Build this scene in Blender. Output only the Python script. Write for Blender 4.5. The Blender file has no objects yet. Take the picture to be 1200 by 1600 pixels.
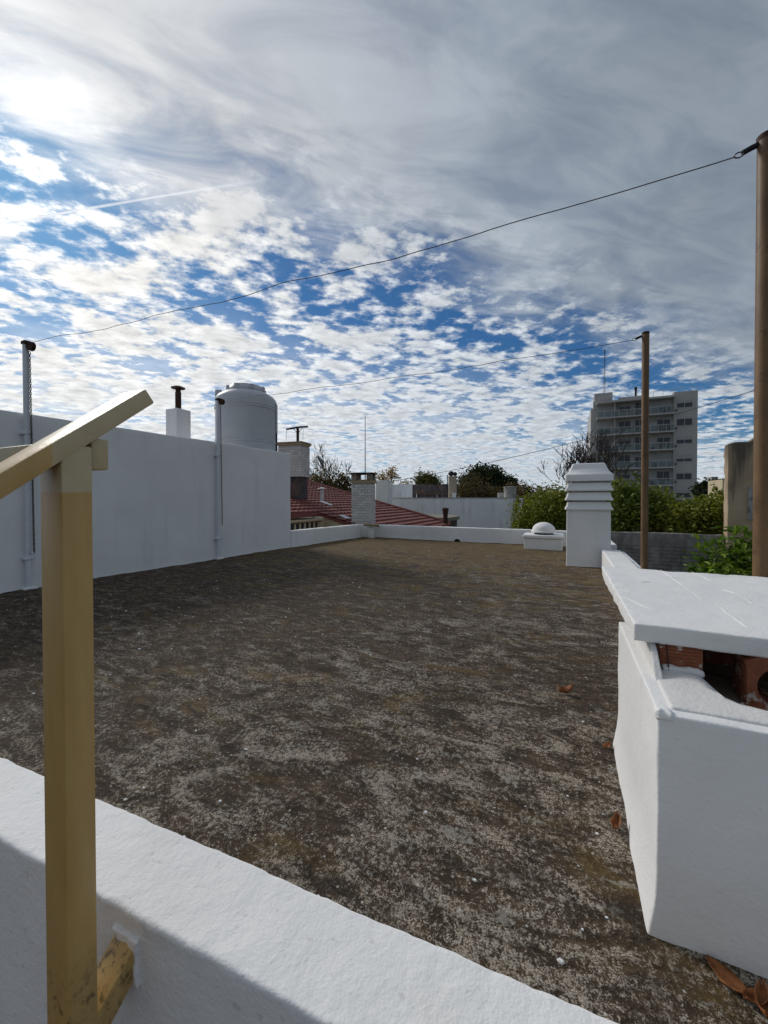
import bpy, bmesh, math, random
import numpy as np
from mathutils import Vector, Matrix, noise

R = math.radians
random.seed(7)
S = bpy.context.scene
COL = S.collection

# ------------------------------------------------------------------ camera
EYE = 1.10                                   # metres above the roof terrace (z = 0)
FPX = 620.0                                  # focal length in pixels of a 1200 x 1600 picture
YAW = math.atan(285 / FPX)
PIT = math.atan(9 / FPX)
PY0 = 789.0                                  # row of the optical axis (slight lens shift)
cam_d = bpy.data.cameras.new('camera')
cam_d.sensor_fit = 'VERTICAL'
cam_d.sensor_height = 36.0
cam_d.lens = 36.0 * FPX / 1600
cam_d.shift_y = -(800 - PY0) / 1600
cam_d.clip_start = 0.02
cam_d.clip_end = 5000
cam = bpy.data.objects.new('camera', cam_d)
COL.objects.link(cam)
cam.location = (0, 0, EYE)
cam.rotation_euler = (R(90) - PIT, 0, YAW)
S.camera = cam

# ------------------------------------------------------------------ sun, sky, exposure
SUN_EL, SUN_AZ = R(33.5), R(-69.0)           # azimuth clockwise from +Y
sun_dir = Vector((math.cos(SUN_EL) * math.sin(SUN_AZ), math.cos(SUN_EL) * math.cos(SUN_AZ), math.sin(SUN_EL)))
sl = bpy.data.lights.new('sun', 'SUN')
sl.energy = 1.6
sl.angle = R(14)                             # veiled by thin cloud
sl.color = (1.0, 0.955, 0.89)
so = bpy.data.objects.new('sun', sl)
COL.objects.link(so)
so.rotation_euler = (-sun_dir).to_track_quat('-Z', 'Y').to_euler()
S.view_settings.view_transform = 'Standard'
S.view_settings.look = 'None'
S.view_settings.exposure = 0.22
S.view_settings.gamma = 1.0
S.cycles.max_bounces = 6
S.cycles.diffuse_bounces = 3
S.cycles.glossy_bounces = 2
S.cycles.transmission_bounces = 2


class NT:
    """tiny node-tree helper"""
    def __init__(self, tree):
        self.t = tree
        self.n = tree.nodes
        self.l = tree.links
        self.n.clear()

    def _set(self, sock, v):
        if isinstance(v, bpy.types.NodeSocket):
            self.l.new(v, sock)
        elif v is not None:
            if isinstance(v, (tuple, list)) and sock.type == 'RGBA' and len(v) == 3:
                v = (*v, 1)
            sock.default_value = v

    def node(self, typ, out=0, ins=None, **props):
        nd = self.n.new(typ)
        for k, v in props.items():
            setattr(nd, k, v)
        for k, v in (ins or {}).items():
            self._set(nd.inputs[k], v)
        return nd.outputs[out] if out is not None else nd

    def m(self, op, a, b=None, c=None, clamp=False):
        nd = self.n.new('ShaderNodeMath')
        nd.operation = op
        nd.use_clamp = clamp
        for i, v in enumerate((a, b, c)):
            if v is not None:
                self._set(nd.inputs[i], v)
        return nd.outputs[0]

    def vm(self, op, a, b=None, scale=None):
        nd = self.n.new('ShaderNodeVectorMath')
        nd.operation = op
        self._set(nd.inputs[0], a)
        if b is not None:
            self._set(nd.inputs[1], b)
        if scale is not None:
            self._set(nd.inputs['Scale'], scale)
        return nd.outputs['Value'] if op in ('DOT_PRODUCT', 'LENGTH', 'DISTANCE') else nd.outputs['Vector']

    def ss(self, v, lo, hi, a=0.0, b=1.0):
        return self.node('ShaderNodeMapRange', 0, {'Value': v, 'From Min': lo, 'From Max': hi, 'To Min': a, 'To Max': b},
                         interpolation_type='SMOOTHSTEP')

    def lin(self, v, lo, hi, a=0.0, b=1.0):
        return self.node('ShaderNodeMapRange', 0, {'Value': v, 'From Min': lo, 'From Max': hi, 'To Min': a, 'To Max': b})

    def mix(self, fac, a, b, blend='MIX'):
        nd = self.n.new('ShaderNodeMix')
        nd.data_type = 'RGBA'
        nd.blend_type = blend
        self._set(nd.inputs[0], fac)
        self._set(nd.inputs[6], a)
        self._set(nd.inputs[7], b)
        return nd.outputs[2]

    def noise(self, vec, scale, detail=4, rough=0.55, dist=0.0, dim='3D'):
        return self.node('ShaderNodeTexNoise', 0, {'Vector': vec, 'Scale': scale, 'Detail': detail, 'Roughness': rough,
                                                   'Distortion': dist}, noise_dimensions=dim)

    def sep(self, v):
        nd = self.n.new('ShaderNodeSeparateXYZ')
        self._set(nd.inputs[0], v)
        return nd.outputs[0], nd.outputs[1], nd.outputs[2]

    def comb(self, x, y, z=0.0):
        return self.node('ShaderNodeCombineXYZ', 0, {'X': x, 'Y': y, 'Z': z})

    def mapping(self, v, loc=(0, 0, 0), rot=(0, 0, 0), scale=(1, 1, 1)):
        return self.node('ShaderNodeMapping', 0, {'Vector': v, 'Location': loc, 'Rotation': rot, 'Scale': scale})


W = bpy.data.worlds.new('World')
S.world = W
W.use_nodes = True
W.cycles.sampling_method = 'MANUAL'
W.cycles.sample_map_resolution = 512
t = NT(W.node_tree)
WS = 0.1
direc = t.node('ShaderNodeTexCoord', 'Generated')
dx, dy, dz = t.sep(direc)
zc = t.m('MAXIMUM', dz, 0.0)
sky = t.node('ShaderNodeTexSky', 0, sky_type='NISHITA', sun_disc=False, sun_elevation=SUN_EL, sun_rotation=SUN_AZ,
             altitude=20.0, air_density=1.0, dust_density=0.4, ozone_density=2.6)
# the cloud deck, in the plane of the clouds
den = t.m('ADD', zc, 0.10)
px_ = t.m('DIVIDE', dx, den)
py_ = t.m('DIVIDE', dy, den)
pl = t.comb(px_, py_, 0.0)
# distance across the long edge of the veil that crosses the sky
s = t.m('ADD', t.m('MULTIPLY', t.m('ADD', px_, 0.60), 0.76), t.m('MULTIPLY', t.m('SUBTRACT', py_, 1.45), -0.65))
n_big = t.noise(pl, 1.7, 3, 0.5, 0.2, '2D')
rot = t.mapping(pl, rot=(0, 0, R(-40)))
n_wisp = t.noise(t.mapping(rot, scale=(1.0, 2.6, 1.0)), 2.6, 6, 0.58, 0.35, '2D')
sn = t.m('ADD', s, t.m('MULTIPLY', t.m('SUBTRACT', n_big, 0.5), 0.50))
sn = t.m('ADD', sn, t.m('MULTIPLY', t.m('SUBTRACT', n_wisp, 0.5), 0.60))
veil = t.ss(sn, -0.08, 0.42)
# altocumulus puffs, gathered in loose rows
puff = t.noise(t.mapping(rot, scale=(1.0, 1.35, 1.0)), 10.5, 6, 0.62, 0.0, '2D')
puff2 = t.noise(t.mapping(pl, loc=(3.1, 1.7, 0)), 3.6, 4, 0.55, 0.1, '2D')
bias = t.lin(s, 0.05, -1.2, -0.055, 0.14)
pv = t.m('ADD', t.m('ADD', t.lin(puff, 0.0, 1.0, 0.12, 0.88), t.m('MULTIPLY', t.m('SUBTRACT', puff2, 0.5), 1.15)), bias)
puffs = t.ss(t.m('ADD', pv, t.m('MULTIPLY', t.m('SUBTRACT', n_wisp, 0.5), 0.35)), 0.33, 0.66)
puffs = t.m('MULTIPLY', puffs, t.ss(s, 0.60, 0.20))
haze = t.lin(s, -0.3, -1.9, 0.0, 0.74)
haze = t.m('MULTIPLY', haze, t.ss(n_big, 0.30, 0.55, 0.35, 1.0))
cover = t.m('MAXIMUM', t.m('MAXIMUM', puffs, t.m('MULTIPLY', veil, t.lin(n_wisp, 0.25, 0.6, 0.72, 0.97))), haze)
# light reaching us through the clouds
sd = t.vm('DOT_PRODUCT', direc, tuple(sun_dir))
sdc = t.m('MAXIMUM', sd, 0.0)
g1 = t.m('POWER', sdc, 4.5)
g2 = t.m('POWER', sdc, 90.0)
lum_v = t.m('ADD', t.m('ADD', 0.265, t.m('MULTIPLY', g1, 0.34)), t.m('MULTIPLY', g2, 0.42))
lum_v = t.m('MULTIPLY', lum_v, t.lin(n_wisp, 0.25, 0.75, 0.87, 1.13))
lum_v = t.m('MULTIPLY', lum_v, t.lin(n_big, 0.25, 0.75, 0.88, 1.12))
lum_p = t.m('ADD', t.m('ADD', 0.54, t.m('MULTIPLY', g1, 0.32)), t.m('MULTIPLY', g2, 0.5))
lum_p = t.m('MULTIPLY', lum_p, t.m('MULTIPLY', t.lin(puff2, 0.3, 0.7, 1.12, 0.86), t.lin(puff, 0.3, 0.75, 0.84, 1.22)))
col_v = t.mix(g1, (0.90, 1.05, 1.24), (1.0, 1.0, 1.0))
col_p = t.mix(g1, (0.93, 1.01, 1.10), (1.02, 1.0, 0.96))
cv = t.vm('SCALE', col_v, scale=lum_v)
cp = t.vm('SCALE', col_p, scale=lum_p)
vfac = t.m('DIVIDE', veil, t.m('ADD', t.m('ADD', veil, t.m('MULTIPLY', puffs, 0.75)), 0.001))
ccol = t.mix(vfac, cp, cv)
# contrail
cx = t.mapping(pl, loc=(0, 0, 0))
ta, tb = Vector((-1.52, 0.61)), Vector((-0.80, 0.83))
td = (tb - ta).normalized()
tn = Vector((-td.y, td.x))
dist = t.m('ABSOLUTE', t.m('SUBTRACT', t.vm('DOT_PRODUCT', pl, (tn.x, tn.y, 0)), tn.dot(ta)))
along = t.m('SUBTRACT', t.vm('DOT_PRODUCT', pl, (td.x, td.y, 0)), td.dot(ta))
trail = t.m('MULTIPLY', t.ss(dist, 0.008, 0.001), t.ss(along, 0.90, 0.60))
trail = t.m('MULTIPLY', trail, t.lin(n_wisp, 0.3, 0.6, 0.5, 0.9))
ccol = t.mix(trail, ccol, (0.78, 0.80, 0.83))
cover = t.m('MAXIMUM', cover, trail)
blue = t.mix(1.0, sky, (0.20, 0.40, 0.57), 'MULTIPLY')
final = t.mix(cover, blue, t.vm('SCALE', ccol, scale=1.0 / WS))
bg = t.node('ShaderNodeBackground', 0, {'Color': final, 'Strength': WS})
t.l.new(bg, t.node('ShaderNodeOutputWorld', None).inputs['Surface'])

# ------------------------------------------------------------------ pixel -> world helper (layout measured on the photo)
_fh = Vector((-math.sin(YAW), math.cos(YAW), 0))
_r = Vector((math.cos(YAW), math.sin(YAW), 0))
_f = _fh * math.cos(PIT) - Vector((0, 0, 1)) * math.sin(PIT)
_u = _fh * math.sin(PIT) + Vector((0, 0, 1)) * math.cos(PIT)


def at(px, py, Y):
    v = _f + _r * ((px - 600) / FPX) - _u * ((py - PY0) / FPX)
    k = Y / v.y
    return Vector((v.x * k, Y, EYE + v.z * k))


# ------------------------------------------------------------------ materials
def mat_new(name):
    m = bpy.data.materials.new(name)
    m.use_nodes = True
    return m, NT(m.node_tree)


def finish(t, color, rough=0.8, bump=None, bstr=0.3, bdist=0.01, spec=0.3, metal=0.0, **extra):
    ins = {'Base Color': color, 'Roughness': rough, 'Metallic': metal, 'Specular IOR Level': spec}
    ins.update(extra)
    if bump is not None:
        ins['Normal'] = t.node('ShaderNodeBump', 0, {'Height': bump, 'Strength': bstr, 'Distance': bdist})
    b = t.node('ShaderNodeBsdfPrincipled', 0, ins)
    t.l.new(b, t.node('ShaderNodeOutputMaterial', None).inputs['Surface'])


def pos(t):
    return t.node('ShaderNodeNewGeometry', 'Position')


def objco(t):
    return t.node('ShaderNodeTexCoord', 'Object')


def simple(name, col, rough=0.7, var=0.15, scale=12.0, metal=0.0, spec=0.3, bstr=0.15, bdist=0.004, dark=None, coord=pos):
    m, t = mat_new(name)
    p = coord(t)
    n = t.noise(p, scale, 6, 0.6)
    n2 = t.noise(p, scale * 6, 4, 0.6)
    a = tuple(c * (1 - var) for c in col)
    b = tuple(min(1, c * (1 + var)) for c in col)
    c = t.mix(t.lin(n, 0.3, 0.7), a, b)
    if dark:
        c = t.mix(t.ss(t.noise(p, scale * 0.6, 6, 0.65, 0.4), 0.52, 0.66), c, dark)
    finish(t, c, rough, t.m('ADD', n, t.m('MULTIPLY', n2, 0.5)), bstr, bdist, spec, metal)
    return m


def plaster(name, col=(0.80, 0.81, 0.83), rough=0.75, grain=1.0, stain=0.0, warm=0.0, bst=0.6, spots=0.70):
    """hand-applied white masonry paint over render"""
    m, t = mat_new(name)
    p = pos(t)
    big = t.noise(p, 1.3, 2, 0.6, 0.3)
    brush = t.noise(t.mapping(p, scale=(9, 9, 30)), 1.0, 2, 0.6)
    fine = t.noise(p, 95.0, 2, 0.65)
    mid = t.m('ADD', t.noise(p, 22.0, 3, 0.6), t.m('MULTIPLY', t.noise(p, 6.0, 1, 0.5), 1.6))
    lo = tuple(c * 0.90 for c in col)
    c = t.mix(t.lin(big, 0.3, 0.7), lo, col)
    c = t.mix(t.ss(t.noise(p, 3.1, 4, 0.7), 0.55, 0.75, 0.0, 0.25), c, (col[0] * 0.9, col[1] * 0.86, col[2] * 0.79))
    c = t.mix(t.ss(t.noise(p, 37.0, 2, 0.6), spots, spots + 0.07, 0.0, 0.34), c, (0.40, 0.39, 0.37))
    if stain:
        st = t.noise(t.mapping(p, scale=(5, 5, 0.5)), 1.0, 6, 0.65)
        c = t.mix(t.ss(st, 0.5, 0.74, 0.0, stain), c, (0.27, 0.27, 0.27))
    if warm:
        c = t.mix(warm, c, (0.62, 0.58, 0.52))
    h = t.m('ADD', t.m('MULTIPLY', fine, 0.35 * grain), t.m('ADD', t.m('MULTIPLY', mid, 0.7 * grain), t.m('MULTIPLY', brush, 0.22)))
    finish(t, c, rough, h, bst, 0.006, 0.35)
    return m


M = {}
M['white'] = plaster('white_masonry_paint', (0.82, 0.81, 0.795), stain=0.16)
M['white_rough'] = plaster('rough_white_masonry_paint', (0.82, 0.81, 0.795), grain=1.6, bst=0.5, stain=0.12, spots=0.66)
M['white_wall'] = plaster('white_wall_paint', (0.79, 0.785, 0.775), grain=0.8, stain=0.16)
M['white_old'] = plaster('stained_white_wall_paint', (0.76, 0.765, 0.77), stain=0.42)
M['ledge'] = plaster('dusty_white_ledge_paint', (0.74, 0.73, 0.72), grain=1.5, warm=0.25)
M['white_pipe'] = simple('white_pole_paint', (0.62, 0.64, 0.68), 0.5, 0.08, 20)
M['rust'] = simple('dark_rust', (0.055, 0.028, 0.02), 0.75, 0.5, 60, metal=0.3, bstr=0.4)
M['iron'] = simple('blackened_iron', (0.03, 0.028, 0.03), 0.6, 0.4, 40, metal=0.5)
M['wire'] = simple('dull_wire', (0.10, 0.09, 0.085), 0.5, 0.3, 60, metal=0.6)
M['pole'] = None
M['tank'] = simple('grey_tank_plastic', (0.47, 0.48, 0.50), 0.45, 0.06, 3.0, spec=0.4)
M['flashing'] = simple('grey_flashing', (0.55, 0.56, 0.58), 0.5, 0.2, 12, metal=0.2)
M['cream'] = simple('cream_house_render', (0.50, 0.42, 0.28), 0.85, 0.1, 3)
M['wood'] = simple('varnished_brown_wood', (0.16, 0.085, 0.035), 0.6, 0.3, 20)
M['plank'] = simple('weathered_plank_wood', (0.40, 0.31, 0.17), 0.75, 0.3, 18)
M['concrete'] = simple('raw_concrete', (0.33, 0.32, 0.30), 0.9, 0.2, 6, dark=(0.16, 0.155, 0.15))
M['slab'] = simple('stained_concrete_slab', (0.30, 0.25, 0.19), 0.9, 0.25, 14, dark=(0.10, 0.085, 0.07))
M['landing'] = simple('dark_red_low_bounce_landing', (0.11, 0.055, 0.04), 0.7, 0.2, 6)  # invented dark colour, keeps bounce light off the near parapet front
M['glass'] = simple('dark_window_glass', (0.03, 0.035, 0.045), 0.12, 0.2, 2.0, spec=0.5, bstr=0.0)
M['frame_white'] = simple('white_window_frame', (0.46, 0.46, 0.47), 0.5, 0.05, 5)
M['shutter'] = simple('pale_roller_shutter', (0.36, 0.36, 0.36), 0.6, 0.08, 4)
M['apart'] = simple('grey_apartment_render', (0.43, 0.41, 0.395), 0.85, 0.07, 0.5)
M['apart_light'] = simple('pale_apartment_render', (0.45, 0.44, 0.44), 0.85, 0.06, 0.6)
M['leaf_dead'] = simple('dead_leaf', (0.23, 0.085, 0.028), 0.6, 0.4, 60, bstr=0.5)
M['bark'] = simple('grey_brown_bark', (0.10, 0.08, 0.065), 0.9, 0.3, 10)
M['bark_dark'] = simple('dark_twig_bark', (0.055, 0.045, 0.04), 0.9, 0.3, 10)
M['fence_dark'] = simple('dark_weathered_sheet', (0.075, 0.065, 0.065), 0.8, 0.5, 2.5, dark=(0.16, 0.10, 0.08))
M['olive_roof'] = simple('olive_grey_roofing', (0.22, 0.21, 0.16), 0.85, 0.15, 2)
M['brown_roof'] = simple('brown_far_roofing', (0.10, 0.08, 0.07), 0.9, 0.3, 0.8)
M['mortar'] = simple('pale_mortar', (0.42, 0.41, 0.39), 0.9, 0.15, 25)
M['flake'] = simple('white_paint_flake', (0.72, 0.72, 0.70), 0.7, 0.1, 60)


def brickmat():
    m, t = mat_new('whitewashed_brick')
    p = pos(t)
    rnd = t.node('ShaderNodeObjectInfo', 'Random')
    c = t.mix(rnd, (0.50, 0.48, 0.46), (0.68, 0.665, 0.64))
    c = t.mix(t.ss(t.noise(p, 9, 6, 0.7), 0.55, 0.75, 0, 0.6), c, (0.30, 0.26, 0.23))
    finish(t, c, 0.85, t.noise(p, 60, 4), 0.5, 0.01)
    return m


M['brick'] = brickmat()


def polemat():
    m, t = mat_new('rusty_brown_pole_paint')
    p = pos(t)
    n = t.noise(t.mapping(p, scale=(14, 14, 5)), 1.0, 6, 0.65)
    c = t.mix(t.lin(n, 0.3, 0.7), (0.105, 0.055, 0.023), (0.20, 0.115, 0.050))
    c = t.mix(t.ss(t.noise(p, 9, 5, 0.7), 0.56, 0.7), c, (0.075, 0.035, 0.018))
    finish(t, c, 0.55, n, 0.3, 0.004, 0.4)
    return m


M['pole'] = polemat()


def roofmat():
    """worn, lichened waterproofing screed"""
    m, t = mat_new('weathered_roof_screed')
    p = pos(t)
    x, y, z = t.sep(p)
    ps = t.mapping(p, rot=(0, 0, R(8)), scale=(1.0, 1.9, 1.0))
    big = t.noise(p, 0.55, 3, 0.6, 0.6, '2D')
    mid = t.noise(ps, 3.0, 5, 0.66, 0.9, '2D')
    mot = t.noise(ps, 10.0, 5, 0.7, 0.6, '2D')
    grit = t.noise(p, 62.0, 4, 0.75, 0.3, '2D')
    grit2 = t.noise(p, 190.0, 3, 0.75, 0.0, '2D')
    # dark brown crust with bare, paler cement worn through it in grains
    crust = t.mix(t.lin(mot, 0.3, 0.7), (0.028, 0.0185, 0.011), (0.096, 0.063, 0.036))
    pale = t.mix(t.lin(grit2, 0.35, 0.65), (0.20, 0.16, 0.12), (0.51, 0.45, 0.375))
    low = t.m('ADD', t.m('MULTIPLY', t.ss(y, 5.0, 0.8), 0.06), t.m('MULTIPLY', t.ss(x, -3.4, 0.2), 0.085))
    low = t.m('ADD', low, t.m('MULTIPLY', t.m('SUBTRACT', mid, 0.5), 0.72))
    low = t.m('ADD', low, t.m('MULTIPLY', t.m('SUBTRACT', mot, 0.5), 0.52))
    low = t.m('ADD', low, t.m('MULTIPLY', t.m('SUBTRACT', big, 0.5), 0.22))
    w = t.m('ADD', t.m('MULTIPLY', t.m('SUBTRACT', grit, 0.5), 1.0), t.m('MULTIPLY', t.m('SUBTRACT', grit2, 0.5), 0.7))
    w = t.m('ADD', w, low)
    c = t.mix(t.ss(w, 0.115, 0.36), crust, pale)
    # ochre-brown moss, mostly at the damp far end
    moss = t.m('ADD', t.noise(ps, 2.1, 5, 0.65, 0.5, '2D'), t.lin(y, 3.0, 9.0, -0.06, 0.24))
    c = t.mix(t.ss(moss, 0.50, 0.68, 0.0, 0.70), c, t.mix(grit, (0.060, 0.038, 0.010), (0.22, 0.142, 0.044)))
    # grey lichen blotches
    sc = t.noise(t.mapping(p, rot=(0, 0, R(10)), scale=(1, 2.4, 1)), 6.5, 4, 0.62, 0.6, '2D')
    c = t.mix(t.ss(t.m('ADD', sc, t.m('MULTIPLY', t.m('SUBTRACT', grit, 0.5), 0.6)), 0.60, 0.74, 0.0, 0.66), c, (0.33, 0.31, 0.27))
    # damp black stains
    st = t.noise(t.mapping(ps, loc=(4.2, 1.1, 0)), 5.2, 4, 0.6, 0.5, '2D')
    c = t.mix(t.ss(t.m('ADD', st, t.m('MULTIPLY', t.m('SUBTRACT', grit2, 0.5), 0.3)), 0.58, 0.74, 0.0, 0.75), c, (0.024, 0.017, 0.012))
    # specks of lime and paint
    sp = t.node('ShaderNodeTexVoronoi', None, {'Vector': p, 'Scale': 24.0}, voronoi_dimensions='2D')
    sprnd = t.sep(sp.outputs['Color'])[0]
    speck = t.m('MULTIPLY', t.ss(sp.outputs['Distance'], 0.12, 0.05), t.m('GREATER_THAN', sprnd, 0.88))
    c = t.mix(t.m('MULTIPLY', speck, 0.75), c, (0.55, 0.54, 0.51))
    h = t.m('ADD', t.m('MULTIPLY', grit, 0.7), t.m('ADD', t.m('MULTIPLY', mot, 1.5), t.m('MULTIPLY', mid, 2.4)))
    h = t.m('ADD', h, t.m('MULTIPLY', grit2, 0.22))
    finish(t, c, 0.85, h, 0.9, 0.012, 0.25)
    return m


M['roof'] = roofmat()


def railmat():
    """ochre paint, a newer cream coat on the joint, dirt where the wood meets"""
    m, t = mat_new('ochre_railing_paint')
    p = pos(t)
    x, y, z = t.sep(p)
    n = t.noise(t.mapping(p, scale=(30, 30, 5)), 1.0, 6, 0.6)
    n2 = t.noise(p, 26, 6, 0.65, 0.3)
    c = t.mix(t.lin(n, 0.3, 0.7), (0.45, 0.275, 0.085), (0.53, 0.34, 0.115))
    zz = t.m('ADD', z, t.m('MULTIPLY', t.m('SUBTRACT', n2, 0.5), 0.014))
    cream = t.mix(t.lin(n2, 0.3, 0.7), (0.47, 0.42, 0.28), (0.55, 0.50, 0.36))
    # the cream coat covers the joint and the upper part of the handrail
    yy = t.m('ADD', y, t.m('MULTIPLY', t.m('SUBTRACT', n2, 0.5), 0.02))
    patch = t.m('MULTIPLY', t.ss(zz, 1.110, 1.114), t.ss(yy, 0.348, 0.353))
    c = t.mix(t.m('MULTIPLY', patch, 0.62), c, cream)
    grime = t.m('MULTIPLY', t.ss(t.noise(p, 60, 6, 0.7), 0.50, 0.66), t.ss(z, 0.36, 0.22))
    c = t.mix(t.m('MULTIPLY', grime, 0.8), c, (0.06, 0.035, 0.015))
    chip = t.ss(t.noise(t.mapping(p, loc=(1.3, 0, 0)), 17, 7, 0.72, 0.3), 0.70, 0.73)
    c = t.mix(chip, c, (0.24, 0.10, 0.045))
    finish(t, c, 0.42, t.m('ADD', n, n2), 0.25, 0.003, 0.5)
    return m


M['rail'] = railmat()


def claymat():
    m, t = mat_new('paint_smeared_clay_brick')
    p = pos(t)
    n = t.noise(p, 22, 6, 0.7, 0.4)
    c = t.mix(t.lin(t.noise(p, 50, 4), 0.3, 0.7), (0.20, 0.065, 0.032), (0.30, 0.105, 0.055))
    c = t.mix(t.ss(n, 0.55, 0.62, 0, 0.85), c, (0.55, 0.51, 0.45))
    finish(t, c, 0.85, t.noise(p, 80, 4), 0.5, 0.004)
    return m


M['clay'] = claymat()


def tilemat():
    m, t = mat_new('red_roof_tile')
    p = pos(t)
    c = t.mix(t.lin(t.noise(p, 3.5, 6, 0.65), 0.3, 0.7), (0.13, 0.036, 0.028), (0.24, 0.075, 0.058))
    c = t.mix(t.ss(t.noise(p, 12, 5, 0.7), 0.55, 0.75, 0, 0.5), c, (0.33, 0.16, 0.13))
    finish(t, c, 0.62, t.noise(p, 30, 4), 0.3, 0.01, 0.3)
    return m


M['tile'] = tilemat()


def blockmat():
    m, t = mat_new('old_cement_block_wall')
    p = pos(t)
    x, y, z = t.sep(p)
    bt = t.node('ShaderNodeTexBrick', None, {'Vector': t.comb(x, z, 0), 'Color1': (1, 1, 1, 1), 'Color2': (0.9, 0.9, 0.9, 1), 'Mortar': (0.45, 0.45, 0.45, 1),
                                             'Scale': 1.0, 'Mortar Size': 0.012, 'Brick Width': 0.40, 'Row Height': 0.10})
    n = t.noise(p, 2.5, 7, 0.68, 0.5)
    c = t.mix(t.lin(n, 0.3, 0.7), (0.12, 0.11, 0.10), (0.33, 0.31, 0.29))
    st = t.noise(t.mapping(p, scale=(4, 4, 0.6)), 1.0, 6, 0.65)
    c = t.mix(t.ss(st, 0.48, 0.7, 0, 0.7), c, (0.085, 0.08, 0.075))
    low = t.m('MULTIPLY', t.ss(z, -0.12, -0.22), 0.7)
    c = t.mix(low, c, t.mix(1.0, c, bt.outputs['Color'], 'MULTIPLY'))
    finish(t, c, 0.95, t.m('ADD', t.noise(p, 30, 5), t.m('MULTIPLY', t.sep(bt.outputs['Color'])[0], 0.7)), 0.5, 0.02)
    return m


M['block'] = blockmat()


def beigemat():
    m, t = mat_new('streaked_beige_render')
    p = pos(t)
    x, y, z = t.sep(p)
    n = t.noise(p, 1.6, 6, 0.65, 0.4)
    c = t.mix(t.lin(n, 0.3, 0.7), (0.33, 0.245, 0.16), (0.46, 0.36, 0.245))
    st = t.noise(t.mapping(p, scale=(3.4, 3.4, 0.35)), 1.0, 7, 0.65, 0.3)
    run = t.m('ADD', st, t.lin(z, 0.6, 2.6, -0.18, 0.20))
    c = t.mix(t.ss(run, 0.49, 0.70, 0, 0.88), c, (0.075, 0.066, 0.056))
    finish(t, c, 0.92, t.noise(p, 25, 6, 0.7), 0.5, 0.015)
    return m


M['beige'] = beigemat()


def foliage(name, a, b, c3, sc=1.0):
    m, t = mat_new(name)
    p = pos(t)
    rnd = t.node('ShaderNodeNewGeometry', 'Random Per Island')
    c = t.mix(rnd, a, b)
    c = t.mix(t.ss(t.noise(p, 0.9 * sc, 4, 0.6), 0.45, 0.68, 0, 0.7), c, c3)
    d = t.node('ShaderNodeBsdfPrincipled', 0, {'Base Color': c, 'Roughness': 0.6, 'Specular IOR Level': 0.25})
    tr = t.node('ShaderNodeBsdfTranslucent', 0, {'Color': t.mix(1.0, c, (1.4, 1.5, 0.6), 'MULTIPLY')})
    mx = t.node('ShaderNodeMixShader', 0, {0: 0.28, 1: d, 2: tr})
    t.l.new(mx, t.node('ShaderNodeOutputMaterial', None).inputs['Surface'])
    return m


M['leaf_hedge'] = foliage('yellow_green_leaves', (0.085, 0.115, 0.014), (0.21, 0.225, 0.034), (0.27, 0.25, 0.045))
M['leaf_green'] = foliage('green_leaves', (0.045, 0.075, 0.012), (0.13, 0.17, 0.026), (0.21, 0.21, 0.035))
M['leaf_dark'] = foliage('dark_green_leaves', (0.010, 0.019, 0.008), (0.034, 0.046, 0.018), (0.02, 0.024, 0.012), 0.4)
M['leaf_brown'] = foliage('brown_autumn_leaves', (0.05, 0.038, 0.018), (0.12, 0.085, 0.035), (0.10, 0.06, 0.024), 0.5)
M['leaf_olive'] = foliage('olive_leaves', (0.035, 0.04, 0.012), (0.11, 0.105, 0.03), (0.15, 0.12, 0.03), 0.6)
M['leaf_tan'] = foliage('tan_autumn_leaves', (0.22, 0.13, 0.055), (0.36, 0.23, 0.11), (0.30, 0.16, 0.07))
M['leaf_shrub'] = foliage('glossy_shrub_leaves', (0.035, 0.085, 0.014), (0.14, 0.22, 0.026), (0.26, 0.33, 0.03), 2.5)


def groundmat():
    m, t = mat_new('yard_ground')
    p = pos(t)
    c = t.mix(t.ss(t.noise(p, 0.12, 6, 0.6), 0.4, 0.6), (0.06, 0.075, 0.03), (0.16, 0.14, 0.11))
    finish(t, c, 0.95, t.noise(p, 3, 5), 0.4, 0.05)
    return m


M['ground'] = groundmat()


def balmat():
    m, t = mat_new('frosted_balcony_glass')
    p = pos(t)
    g = t.node('ShaderNodeBsdfPrincipled', 0, {'Base Color': (0.26, 0.29, 0.31, 1), 'Roughness': 0.25})
    tr = t.node('ShaderNodeBsdfTransparent', 0, {'Color': (0.82, 0.88, 0.88, 1)})
    mx = t.node('ShaderNodeMixShader', 0, {0: t.lin(t.noise(p, 0.8, 3), 0.3, 0.7, 0.18, 0.36), 1: tr, 2: g})
    t.l.new(mx, t.node('ShaderNodeOutputMaterial', None).inputs['Surface'])
    return m


M['balglass'] = balmat()


# ------------------------------------------------------------------ mesh helpers
def tag(o, label=None, cat=None, group=None, kind=None):
    if label:
        o['label'] = label
    if cat:
        o['category'] = cat
    if group:
        o['group'] = group
    if kind:
        o['kind'] = kind
    return o


def link_mesh(name, verts, faces, mat, parent=None, smooth=None, loc=None):
    me = bpy.data.meshes.new(name)
    me.from_pydata(verts, [], faces)
    me.update()
    if smooth is not None:
        me.polygons.foreach_set('use_smooth', [True] * len(me.polygons))
        me.set_sharp_from_angle(angle=R(smooth))
    me.materials.append(M[mat] if isinstance(mat, str) else mat)
    o = bpy.data.objects.new(name, me)
    COL.objects.link(o)
    if parent is not None:
        o.parent = parent
        o.matrix_parent_inverse = Matrix.Translation(-Vector(parent.location)) if parent.type == 'EMPTY' else Matrix()
    return o


def empty(name, loc=(0, 0, 0)):
    o = bpy.data.objects.new(name, None)
    o.location = loc
    o.empty_display_size = 0.1
    COL.objects.link(o)
    return o


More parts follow.
